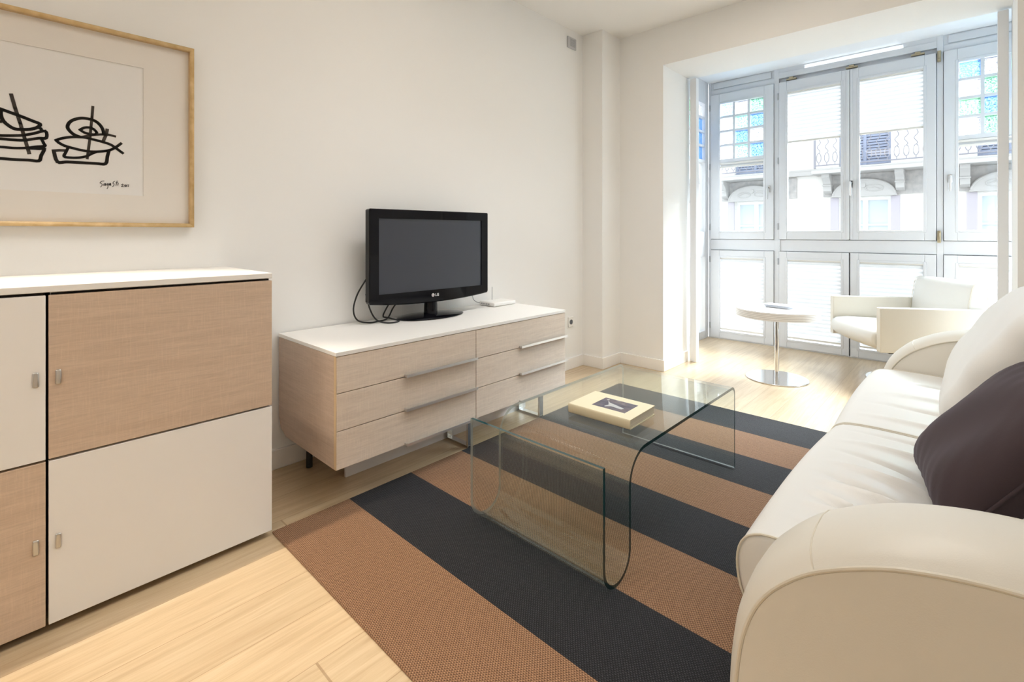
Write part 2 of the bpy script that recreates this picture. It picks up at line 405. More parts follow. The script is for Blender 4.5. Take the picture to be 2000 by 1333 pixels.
tag(build('window_9', bx(1.262, 2.003, YW + 0.03, YW + 0.034, 2.704, 2.735), FROST), kind='structure')

def pleats(bm, x0, x1, z0, z1, y, n, d=0.0042):
    A = []
    for i in range(2 * n + 1):
        z = z1 + (z0 - z1) * i / (2 * n); yy = y + (d if i % 2 else -d)
        A.append((bm.verts.new((x0, yy, z)), bm.verts.new((x1, yy, z))))
    for p, r in zip(A, A[1:]): bm.faces.new((p[0], p[1], r[1], r[0]))
    return bm
def hinge(par, x, z):
    c = NB(); cyl(c, (x, YW - 0.028, 0), 0.0075, z - 0.032, z + 0.032, 12, bev=0.002)
    build('hinge', c, GPLAS, par)
def handle(par, x, z):
    c = NB(); box(c, x - 0.014, x + 0.014, YW - 0.034, YW - 0.022, z - 0.035, z + 0.035, 0.004)
    cyl(c, (x, YW - 0.034, z + 0.012), 0.008, -0.035, 0.0, 14, axis='y')
    tube(c, smoothpts([(x, YW - 0.069, z + 0.016), (x, YW - 0.076, z - 0.005), (x, YW - 0.076, z - 0.105)], 4), [0.009] * 8 + [0.007], 10)
    build('handle', c, SATIN, par)
COLS = [None, None]
STG = {0: ['pwg', 'wmb', 'wbw', 'wmb'], 3: ['bwg', 'wgb', 'gbw', 'wgb']}
for k, (sx0, sx1, gx0, gx1) in enumerate(SASH):
    # ---- upper sash
    w = empty('window_%d' % (k + 1), ((sx0 + sx1) / 2, YW, ZU0)); tag(w, kind='structure')
    def inw(o): o.matrix_parent_inverse = Matrix.Translation((-(sx0 + sx1) / 2, -YW, -ZU0)); return o
    c = NB(); ys0, ys1 = YW - 0.028, YW + 0.03
    frame(c, sx0, sx1, ZU0, ZU1, 0, ys0, ys1, 0.003, wt=ZU1 - GU1, wb=GU0 - ZU0, wl=gx0 - sx0, wr=sx1 - gx1)
    frame(c, gx0 - 0.012, gx1 + 0.012, GU0 - 0.012, GU1 + 0.012, 0.02, ys0 - 0.004, ys0 + 0.012, 0.003)
    if k in (1, 2): box(c, sx1 - 0.02 if k == 1 else sx0, sx1 + 0.006 if k == 1 else sx0 + 0.02, ys0 - 0.006, ys0 + 0.004, ZU0 + 0.004, ZU1 - 0.004, 0.002)
    inw(build('sash_frame', c, WINW, w))
    if k in (0, 3):
        zs = [1.905 + (GU1 - 1.905) * i / 4 for i in range(5)]; xs = [gx0 + (gx1 - gx0) * i / 3 for i in range(4)]
        c = NB()
        for x in xs[1:3]: box(c, x - 0.012, x + 0.012, ys0 + 0.004, ys1 - 0.01, 1.905, GU1, 0.003)
        for z in zs[1:4]: box(c, gx0, gx1, ys0 + 0.006, ys1 - 0.012, z - 0.012, z + 0.012, 0.003)
        box(c, gx0, gx1, ys0 + 0.001, ys1 - 0.008, 1.872, 1.908, 0.003)
        inw(build('glazing_bars', c, WINW, w))
        for r_ in range(4):
            for cc in range(3):
                p = NB(); box(p, xs[cc] + 0.01, xs[cc + 1] - 0.01, YW + 0.004, YW + 0.008, zs[3 - r_] + 0.01, zs[4 - r_] - 0.01)
                o = inw(build('stained_pane', p, ST[STG[k][r_][cc]], w))
                o['label'] = {'b': 'blue', 'p': 'pale blue', 'g': 'green', 'm': 'mint', 'w': 'white'}[STG[k][r_][cc]] + ' textured glass pane'
        p = NB(); box(p, gx0 + 0.002, gx1 - 0.002, YW + 0.004, YW + 0.008, GU0 + 0.002, 1.874); inw(build('pane', p, PANE, w))
        p = NB(); box(p, gx0 + 0.004, gx1 - 0.004, ys0 - 0.006, ys0 + 0.014, 1.850, 1.868, 0.003); box(p, gx0 + 0.006, gx1 - 0.006, ys0 + 0.002, ys0 + 0.018, 1.815, 1.832, 0.003)
        inw(build('blind_rail', p, BLRAIL, w))
        p = pleats(NB(), gx0 + 0.008, gx1 - 0.008, 1.832, 1.85, YW - 0.016, 4); inw(build('blind', p, BLIND, w))
    else:
        p = NB(); box(p, gx0 + 0.002, gx1 - 0.002, YW + 0.004, YW + 0.008, GU0 + 0.002, GU1 - 0.002); inw(build('pane', p, PANE, w))
        p = pleats(NB(), gx0 + 0.006, gx1 - 0.006, 2.018, GU1 - 0.02, YW - 0.012, 13); inw(build('blind', p, BLIND, w, smooth=0.05))
        p = NB(); box(p, gx0 + 0.005, gx1 - 0.005, YW - 0.022, YW - 0.004, 2.002, 2.02, 0.003); box(p, gx0 + 0.004, gx1 - 0.004, YW - 0.022, YW - 0.002, GU1 - 0.022, GU1 - 0.004, 0.003)
        inw(build('blind_rail', p, BLRAIL, w))
    if k in (0, 1):
        for z in (2.471, 1.838, 1.19): inw(hinge(w, sx0 - 0.009, z) or COL.objects[-1])
    if k in (0, 2, 3):
        hx = {0: 0.952, 2: 1.636, 3: 2.301}[k]
        handle(w, hx, 1.565); inw(COL.objects[-1])
    if k == 2:
        for z, h in ((2.571, 0.045), (1.093, 0.05)):
            p = NB(); box(p, 2.222, 2.246, YW - 0.045, YW - 0.015, z - h, z + h, 0.006); box(p, 2.228, 2.24, YW - 0.052, YW - 0.04, z - h * 0.5, z + h * 0.7, 0.003)
            inw(build('latch', p, BRASS, w))
    if k in (1, 2):
        for x in ({1: (1.154,), 2: (1.64, 2.099)}[k]):
            p = NB(); box(p, x - 0.045, x + 0.045, YW - 0.04, YW - 0.012, 2.612, 2.628, 0.004); box(p, x - 0.02, x + 0.02, YW - 0.045, YW - 0.01, 2.624, 2.64, 0.004)
            inw(build('stay', p, BRASS, w))
    # ---- lower sash
    w2 = empty('window_%d' % (k + 5), ((sx0 + sx1) / 2, YW, ZL0)); tag(w2, kind='structure')
    def inl(o): o.matrix_parent_inverse = Matrix.Translation((-(sx0 + sx1) / 2, -YW, -ZL0)); return o
    c = NB()
    frame(c, sx0, sx1, ZL0, ZL1, 0, ys0, ys1, 0.003, wt=ZL1 - GL1, wb=GL0 - ZL0, wl=gx0 - sx0, wr=sx1 - gx1)
    frame(c, gx0 - 0.012, gx1 + 0.012, GL0 - 0.012, GL1 + 0.012, 0.02, ys0 - 0.004, ys0 + 0.012, 0.003)
    inl(build('sash_frame', c, WINW, w2))
    p = NB(); box(p, gx0 + 0.002, gx1 - 0.002, YW + 0.004, YW + 0.008, GL0 + 0.002, GL1 - 0.002); inl(build('pane', p, PANE, w2))
    p = pleats(NB(), gx0 + 0.006, gx1 - 0.006, GL0 + 0.035, GL1 - 0.015, YW - 0.012, 20); inl(build('blind', p, BLIND, w2, smooth=0.05))
    p = NB(); box(p, gx0 + 0.005, gx1 - 0.005, YW - 0.022, YW - 0.004, GL0 + 0.018, GL0 + 0.036, 0.003); box(p, gx0 + 0.004, gx1 - 0.004, YW - 0.022, YW - 0.002, GL1 - 0.018, GL1 - 0.004, 0.003)
    inl(build('blind_rail', p, BLRAIL, w2))
    if k in (0, 1):
        for z in (0.845, 0.135): hinge(w2, sx0 - 0.009, z); inl(COL.objects[-1])
# side windows of the bay
def side_window(name, x, s):
    w = empty(name, (x, 4.8, 0)); tag(w, kind='structure')
    def inn(o): o.matrix_parent_inverse = Matrix.Translation((-x, -4.8, 0)); return o
    xa, xb = min(x, x - s * 0.06), max(x, x - s * 0.06)
    c = NB()
    for y0, y1 in ((YJ, 4.42), (5.235, YW - 0.02)): box(c, xa, xb, y0, y1, 0, ZB, 0.002)
    for z0, z1 in ((0, 0.082), (0.872, 1.14), (1.872, 1.905), (2.505, ZB)): box(c, xa, xb, 4.42, 5.235, z0, z1, 0.002)
    ys = [4.42 + (5.235 - 4.42) * i / 4 for i in range(5)]; zs = [1.905 + 0.15 * i for i in range(5)]
    for y in ys[1:4]: box(c, xa + 0.015, xb - 0.005, y - 0.012, y + 0.012, 1.905, 2.505, 0.002)
    for z in zs[1:4]: box(c, xa + 0.017, xb - 0.007, 4.42, 5.235, z - 0.012, z + 0.012, 0.002)
    inn(build('sash_frame', c, WINW, w))
    xm = x - s * 0.03; pat = ['wbgw', 'bwmb', 'wgwb', 'mbwb']
    for r_ in range(4):
        for cc in range(4):
            p = bx(xm - 0.002, xm + 0.002, ys[cc] + 0.01, ys[cc + 1] - 0.01, zs[3 - r_] + 0.01, zs[4 - r_] - 0.01)
            inn(build('stained_pane', p, ST[pat[r_][cc]], w))
    p = NB(); box(p, xm - 0.002, xm + 0.002, 4.42, 5.235, 1.14, 1.872); box(p, xm - 0.002, xm + 0.002, 4.42, 5.235, 0.082, 0.872); inn(build('pane', p, PANE, w))
side_window('window_10', BX0, 1)
side_window('window_11', BX1, -1)

# ------------------------------------------------------------------ ceiling downlights (lit) and added fill panels
EMIT = bpy.data.materials.new('lamp_glow'); EMIT.use_nodes = True
t = EMIT.node_tree; t.nodes.clear(); o = t.nodes.new('ShaderNodeOutputMaterial'); a = t.nodes.new('ShaderNodeEmission')
a.inputs[0].default_value = (*WARM, 1); a.inputs[1].default_value = 20; t.links.new(a.outputs[0], o.inputs[0])
EMIT2 = EMIT.copy(); EMIT2.name = 'fill_panel_glow'; EMIT2.node_tree.nodes['Emission'].inputs[0].default_value = (1, 0.9, 0.78, 1); EMIT2.node_tree.nodes['Emission'].inputs[1].default_value = 4
for i, (x, y, e, ang, tilt) in enumerate(DOWN):
    r = empty('downlight', (x, y, ZC))
    tag(r, ['recessed steel downlight nearest the left wall, above the sideboard', 'recessed steel downlight over the bare floor behind the rug',
            'recessed steel downlight above the near sofa arm', 'added fill downlight above the glass coffee table'][i], 'ceiling light', 'recessed ceiling downlights')
    c = NB(); lathe(c, [(0.030, -0.001), (0.045, -0.001), (0.045, -0.006), (0.030, -0.006)], 32)
    c.free(); c = NB()
    n = 32; ringp = [(0.030, -0.001), (0.045, -0.001), (0.044, -0.006), (0.031, -0.006)]
    V = [[c.verts.new((rr * math.cos(2 * PI * k / n), rr * math.sin(2 * PI * k / n), z)) for k in range(n)] for rr, z in ringp]
    for j in range(4):
        A, B = V[j], V[(j + 1) % 4]
        for k in range(n): c.faces.new((A[k], A[(k + 1) % n], B[(k + 1) % n], B[k]))
    build('bezel', c, SATIN, r)
    c = NB(); cyl(c, (0, 0, 0), 0.030, -0.004, -0.001, 24); build('diffuser', c, EMIT, r)
    l = lamp('SPOT', 'bulb', (0, 0, -0.012), e, WARM if i < 2 else (0.97, 0.98, 1.0), spot_size=R(ang), spot_blend=0.75, shadow_soft_size=0.022, rot=(0, R(tilt), 0)); l.parent = r

for i, (x, y, e, colr) in enumerate(FILL_PANELS):  # unseen panels in lamp housings, added to brighten walls and floor
    r = empty('ceiling_fill_panel', (x, y, ZC)); tag(r, ['added square fill panel straight above the glass coffee table', 'added square fill panel between the coffee table and the bay', 'added square fill panel behind the camera end of the room'][i], 'fill panel', 'added fill panels')
    c = NB(); box(c, -0.45, 0.45, -0.45, 0.45, -0.03, 0.0, 0.005); build('housing', c, WPLAS, r)
    c = NB(); box(c, -0.42, 0.42, -0.42, 0.42, -0.034, -0.0301, 0.001); build('diffuser', c, EMIT2, r)
    l = lamp('AREA', 'bulb', (0, 0, -0.04), e, colr, shape='SQUARE', size=0.84, spread=R(115 if i < 2 else 150)); l.parent = r
# ------------------------------------------------------------------ rug
b = NB(); box(b, 0.512, 2.36, RUG_Y0, RUG_Y0 + RUG_N * RUG_S, 0.0, 0.007, 0.002)
tag(build('rug', b, RUG), 'flat woven rug in broad brown and charcoal stripes under the glass coffee table', 'rug')

# ------------------------------------------------------------------ sideboards, left wall
SX = 0.529
def handle_small(par, y, z, m=SATIN):
    c = NB(); box(c, SX - 0.003, SX + 0.004, y - 0.0065, y + 0.0065, z - 0.021, z + 0.021, 0.0035, 3)
    build('handle', c, m, par)
def sideboard(y0, y1, top, bot, ly, labels):
    r = empty('sideboard', (0.26, (y0 + y1) / 2, 0)); off = Matrix.Translation((-0.26, -(y0 + y1) / 2, 0))
    c = NB(); box(c, 0.003, SX - 0.024, y0 + 0.004, y1 - 0.001, 0.02, 0.9545, 0.001)
    build('carcass', c, LAC if top != LAC else DARK, r).matrix_parent_inverse = off
    c = NB(); box(c, SX - 0.0245, SX - 0.0205, y0 + 0.006, y1 - 0.004, 0.021, 0.952); build('inner_edge', c, DARK, r).matrix_parent_inverse = off
    for z0, z1, m, nm in ((0.487, 0.9465, top, labels[0]), (0.022, 0.4805, bot, labels[1])):
        c = NB(); box(c, SX - 0.020, SX, y0, y1, z0, z1, 0.0012)
        d = build('door', c, m, r); d.matrix_parent_inverse = off; d['label'] = nm
        zz = 0.714 if z0 > 0.3 else 0.25
        handle_small(d, ly, zz)
    for fy in (y0 + 0.06, y1 - 0.06):
        for fx in (0.05, SX - 0.09):
            c = NB(); cyl(c, (fx, fy, 0), 0.02, 0.0, 0.0205, 16); build('foot', c, BLACKM, r).matrix_parent_inverse = off
    return r
s1 = sideboard(0.114, 0.715, OAKW, LAC, 0.134, ('sawn oak door', 'white lacquered door'))
tag(s1, 'sideboard unit with wide oak door over white door, left of the long drawer unit', 'sideboard')
s2 = sideboard(-0.492, 0.108, LAC, OAKW, 0.088, ('white lacquered door', 'sawn oak door'))
tag(s2, 'sideboard unit with white door over oak door, cut by the left picture edge', 'sideboard')
b = NB(); box(b, 0.002, SX, -0.495, 0.716, 0.955, 0.974, 0.0015)
tag(build('worktop', b, LACT), 'long white top board lying across the two sideboard units', 'worktop')

# ------------------------------------------------------------------ low drawer unit
UX, UY0, UY1 = 0.572, 0.943, 2.456
r = empty('drawer_unit', (0.29, 1.70, 0)); off = Matrix.Translation((-0.29, -1.70, 0))
tag(r, 'long low oak drawer unit with white top and slim chrome handles, under the television', 'drawer unit')
def du(name, bm, m, par=None):
    o = build(name, bm, m, par or r)
    if par is None: o.matrix_parent_inverse = off
    return o
side = [(0.012, 0.6275), (UX - 0.018, 0.6275), (UX - 0.018, 0.174), (0.09, 0.174), (0.035, 0.20), (0.012, 0.25)]
for y0, y1 in ((UY0, UY0 + 0.018), (UY1 - 0.018, UY1)):
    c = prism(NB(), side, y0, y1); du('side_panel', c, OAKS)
c = NB(); box(c, 0.004, UX - 0.024, UY0 + 0.018, UY1 - 0.018, 0.21, 0.615); du('carcass', c, DARK)
c = NB(); box(c, 0.03, UX - 0.021, UY0 + 0.018, UY1 - 0.018, 0.176, 0.21); du('bottom_panel', c, LAC)
c = NB(); box(c, 0.010, UX + 0.002, UY0 - 0.001, UY1 + 0.001, 0.6285, 0.6445, 0.0012); du('top_panel', c, LACT)
c = NB(); box(c, UX - 0.0178, UX - 0.001, UY0 + 0.0002, UY0 + 0.004, 0.174, 0.6270); du('edge_band', c, OAKE)
for yi, (y0, y1, hy0, hy1) in enumerate(((UY0 + 0.003, 1.6985, 1.267, 1.6975), (1.7025, UY1 - 0.001, 2.030, 2.4545))):
    for z0, z1 in ((0.480, 0.6262), (0.3285, 0.4765), (0.174, 0.325)):
        c = NB(); box(c, UX - 0.0175, UX, y0, y1, z0, z1, 0.0008)
        d = du('drawer', c, OAK)
        c = NB(); prism(c, [(UX - 0.010, z0 - 0.0015), (UX + 0.020, z0 - 0.0015), (UX + 0.020, z0 + 0.011), (UX + 0.0175, z0 + 0.011), (UX + 0.0175, z0 + 0.0008), (UX - 0.010, z0 + 0.0008)], hy0, hy1)
        box(c, UX, UX + 0.0175, hy0, hy0 + 0.002, z0, z0 + 0.011)
        build('handle', c, HALU, d)
c = NB(); box(c, 0.312, 0.326, 1.117, 2.36, 0.0, 0.176, 0.001); du('plinth_panel', c, M('grey_white_plinth', (0.74, 0.74, 0.77), 0.3))
for y in (1.72, 2.30):
    c = NB(); box(c, 0.327, 0.508, y - 0.017, y + 0.017, 0.0, 0.012, 0.001); box(c, 0.494, 0.508, y - 0.017, y + 0.017, 0.0122, 0.175, 0.001)
    box(c, 0.327, 0.341, y - 0.017, y + 0.017, 0.0122, 0.175, 0.001); du('leg', c, CHROME)
for y in (1.05, 2.36):
    c = NB(); cyl(c, (0.10, y, 0), 0.015, 0.0, 0.176, 20, r2=0.013); du('leg', c, BLACKM)['label'] = 'short black rear foot'

# ------------------------------------------------------------------ television
tvr = empty('television', (0.150, 1.739, 0.6445), R(-2.65))
tag(tvr, 'black flat-screen television on an oval gloss stand, standing on the low drawer unit', 'television')
# local axes: screen faces +x, width along y, base at z=0
HW, ZT, XF = 0.406, 0.605, 0.036
def tv_outline(k=0.0, n=14):
    P = []
    for i in range(n + 1):
        t_ = -1 + 2 * i / n; P.append((t_ * (HW - k - 0.006), 0.085 + k + 0.022 * abs(t_) ** 2.2))
    P = [(-HW + k, 0.118 + k)] + P + [(HW - k, 0.118 + k), (HW - k, ZT - k - 0.006), (HW - k - 0.006, ZT - k), (-HW + k + 0.006, ZT - k), (-HW + k, ZT - k - 0.006)]
    return P
scr = (-0.352, 0.352, 0.155, 0.555)
c = NB(); A = [c.verts.new((XF - 0.004, y, z)) for y, z in tv_outline()]; F = [c.verts.new((XF, y, z)) for y, z in tv_outline(0.005)]
Bk = [c.verts.new((XF - 0.045, y, z)) for y, z in tv_outline(0.002)]
n = len(A)
I = [c.verts.new((XF, y, z)) for y, z in ((scr[0], scr[2]), (scr[1], scr[2]), (scr[1], scr[3]), (scr[0], scr[3]))]
I2 = [c.verts.new((XF - 0.007, v.co.y, v.co.z)) for v in I]
for i in range(n):
    c.faces.new((A[i], A[(i + 1) % n], F[(i + 1) % n], F[i])); c.faces.new((Bk[i], Bk[(i + 1) % n], A[(i + 1) % n], A[i]))
c.faces.new(list(reversed(Bk)))
for i in range(4): c.faces.new((I[i], I[(i + 1) % 4], I2[(i + 1) % 4], I2[i]))
# front bezel: split by quads from outline to the opening
m_ = n - 5
c.faces.new([F[0]] + F[1:m_] + [F[m_]] + [I[1], I[0]]) if False else None
bot = [F[i] for i in range(0, n - 4 + 0)]
c.faces.new([F[n - 1], F[0]] + [I[0], I[3]]) if False else None
Lz = F[0:n - 4]                     # from left-low across the bottom to right-low
c.faces.new(Lz + [I[1], I[0]])
c.faces.new([F[n - 5], F[n - 4], I[2], I[1]])
c.faces.new([F[n - 4], F[n - 3], F[n - 2], F[n - 1], I[3], I[2]])
c.faces.new([F[n - 1], F[0], I[0], I[3]])
build('bezel', c, BLACKG, tvr, smooth=0.3)
c = NB(); box(c, XF - 0.009, XF - 0.006, scr[0], scr[1], scr[2], scr[3])
SCR = M('screen_matt', (0.014, 0.018, 0.034), 0.42); SCR.node_tree.nodes['Principled BSDF'].inputs['Specular IOR Level'].default_value = 0.9
build('screen', c, SCR, tvr)
c = NB(); box(c, XF - 0.085, XF - 0.046, -0.33, 0.33, 0.13, 0.55, 0.02, 3); build('back_shell', c, BLACKM, tvr)
c = NB(); cyl(c, (-0.005, 0, 0), 0.040, 0.012, 0.115, 28, r2=0.036); build('stand_neck', c, BLACKG, tvr)
c = NB(); t_ = NB(); lathe(t_, [(0.195, 0.0), (0.213, 0.002), (0.215, 0.006), (0.205, 0.010), (0.10, 0.016), (0.04, 0.020)], 56); merge(c, t_, Matrix.Diagonal((0.56, 1, 1, 1))); build('stand_base', c, BLACKG, tvr)
# round emblem and two letters on the lower bezel
LOGO = M('logo_silver', (0.80, 0.80, 0.82), 0.35, 0.3)
lg = NB()
cyl(lg, (XF, -0.012, 0.126), 0.0098, 0.0, 0.0008, 24, axis='x')
def stroke(bm, pts, w, x, plane='x'):
    d = 0.0009
    for (a, b_), (c_, e) in zip(pts, pts[1:]):
        L = math.hypot(c_ - a, e - b_)
        if L < 1e-6: continue
        nx, ny = -(e - b_) / L * w / 2, (c_ - a) / L * w / 2; ex, ey = (c_ - a) / L * w * 0.4, (e - b_) / L * w * 0.4
        P = [(a - ex + nx, b_ - ey + ny), (c_ + ex + nx, e + ey + ny), (c_ + ex - nx, e + ey - ny), (a - ex - nx, b_ - ey - ny)]
        prism(bm, P, x, x + d, 'x')
stroke(lg, [(0.005, 0.1325), (0.005, 0.1195), (0.0125, 0.1195)], 0.0028, XF)
stroke(lg, [(0.0265, 0.1320), (0.0195, 0.1325), (0.0165, 0.1295), (0.0165, 0.1225), (0.0195, 0.1195), (0.0265, 0.1195), (0.0265, 0.1255), (0.0215, 0.1255)], 0.0028, XF)
build('logo', lg, LOGO, tvr)
lg = NB()
stroke(lg, [(-0.0125, 0.1300), (-0.0125, 0.1225), (-0.0090, 0.1225)], 0.0012, XF + 0.0008)
ring = [(-0.012 + 0.0068 * math.cos(a_), 0.126 + 0.0068 * math.sin(a_)) for a_ in [R(60 + 10 * i) for i in range(31)]]
stroke(lg, ring + [(-0.0075, 0.1262)], 0.0012, XF + 0.0008)
build('emblem_lines', lg, M('logo_red_grey', (0.25, 0.10, 0.12), 0.4), tvr)
# cables behind the television
c = NB()
tube(c, smoothpts([(0.075, 1.37, 0.88), (0.06, 1.325, 0.80), (0.055, 1.305, 0.72), (0.07, 1.32, 0.665), (0.10, 1.37, 0.6495), (0.10, 1.42, 0.6495), (0.07, 1.50, 0.652), (0.035, 1.56, 0.70), (0.03, 1.62, 0.76)], 8), 0.0042, 8)
tag(build('cable', c, BLACKM), 'long black cable looping down from the television back, outermost of the two', 'cable', 'television cables')
c = NB()
tube(c, smoothpts([(0.085, 1.36, 0.80), (0.10, 1.375, 0.72), (0.13, 1.395, 0.665), (0.17, 1.43, 0.6495), (0.19, 1.475, 0.6495), (0.17, 1.505, 0.652), (0.12, 1.475, 0.664), (0.06, 1.48, 0.668), (0.02, 1.54, 0.72)], 8), 0.0042, 8)
tag(build('cable', c, BLACKM), 'shorter black cable curling onto the white top, inner of the two', 'cable', 'television cables')

# ------------------------------------------------------------------ router
r = empty('router', (0.108, 2.325, 0.6445)); tag(r, 'small white router with one thin aerial beside the television', 'router')
c = NB(); box(c, -0.072, 0.072, -0.105, 0.105, 0.002, 0.028, 0.009, 3); build('case', c, WPLAS, r)
c = NB()
for i in range(4): box(c, -0.05 + i * 0.022, -0.036 + i * 0.022, -0.1062, -0.104, 0.011, 0.019)
build('ports', c, GPLAS, r)
c = NB(); cyl(c, (-0.052, 0.0, 0), 0.0035, 0.026, 0.115, 12, r2=0.0025); build('aerial', c, M('aerial_grey', (0.6, 0.6, 0.6), 0.4), r)
c = NB(); tube(c, smoothpts([(0.045, 2.222, 0.662), (0.03, 2.20, 0.67), (0.02, 2.18, 0.70), (0.016, 2.17, 0.80)], 6), 0.0022, 8)
tag(build('cable', c, M('grey_cable', (0.35, 0.35, 0.36), 0.5)), 'thin grey cable rising behind the white router', 'cable')

# ------------------------------------------------------------------ wall fittings
r = empty('wall_socket', (0.0, 3.288, 0.388)); tag(r, 'small square wall socket right of the drawer unit', 'socket')
c = NB(); box(c, 0, 0.009, -0.033, 0.033, -0.042, 0.042, 0.003); build('plate', c, WPLAS, r)
c = NB(); cyl(c, (0.009, 0, 0), 0.021, 0.0, 0.0012, 24, axis='x'); build('well', c, M('socket_grey', (0.10, 0.11, 0.13), 0.5), r)
r = empty('wall_vent', (0.0, 3.30, 2.698)); tag(r, 'small grey ventilation plate high on the left wall near the ceiling', 'vent')
c = NB(); box(c, 0, 0.012, -0.058, 0.058, -0.046, 0.046, 0.003); build('plate', c, M('vent_grey', (0.50, 0.50, 0.52), 0.4), r)
c = NB()
for i in range(5): box(c, 0.012, 0.016, -0.026, 0.034, -0.028 + i * 0.013, -0.021 + i * 0.013, 0.001)
build('grille', c, GPLAS, r)

# ------------------------------------------------------------------ framed print
PY0, PY1, PZ0, PZ1 = -0.80, 0.589, 1.146, 1.897
r = empty('picture_frame', (0.0, (PY0 + PY1) / 2, PZ0)); off = Matrix.Translation((0, -(PY0 + PY1) / 2, -PZ0))
tag(r, 'large framed line drawing in a slim blond wood frame above the sideboards', 'picture')
def pf(name, bm, m): o = build(name, bm, m, r); o.matrix_parent_inverse = off; return o
c = NB(); w_ = 0.016
def fbar(a): prism(c, a, 0.002, 0.034, 'x')
fbar([(PY0, PZ0), (PY1, PZ0), (PY1 - w_, PZ0 + w_), (PY0 + w_, PZ0 + w_)]); fbar([(PY0, PZ1), (PY0 + w_, PZ1 - w_), (PY1 - w_, PZ1 - w_), (PY1, PZ1)])
fbar([(PY0, PZ0), (PY0 + w_, PZ0 + w_), (PY0 + w_, PZ1 - w_), (PY0, PZ1)]); fbar([(PY1, PZ0), (PY1, PZ1), (PY1 - w_, PZ1 - w_), (PY1 - w_, PZ0 + w_)])
pf('frame', c, FRAMEW)
MY0, MY1, MZ0, MZ1 = -0.632, 0.420, 1.270, 1.778
c = NB()
for a in ((PY0 + w_, MY0, PZ0 + w_, PZ1 - w_), (MY1, PY1 - w_, PZ0 + w_, PZ1 - w_), (MY0, MY1, PZ0 + w_, MZ0), (MY0, MY1, MZ1, PZ1 - w_)):
    box(c, 0.010, 0.0135, a[0], a[1], a[2], a[3])
pf('mat_board', c, M('mat_board', (0.88, 0.83, 0.77), 0.8))
c = NB(); box(c, 0.006, 0.010, PY0 + w_, PY1 - w_, PZ0 + w_, PZ1 - w_); pf('paper', c, M('drawing_paper', (0.90, 0.88, 0.86), 0.8))
INK = M('ink', (0.028, 0.018, 0.012), 0.7)
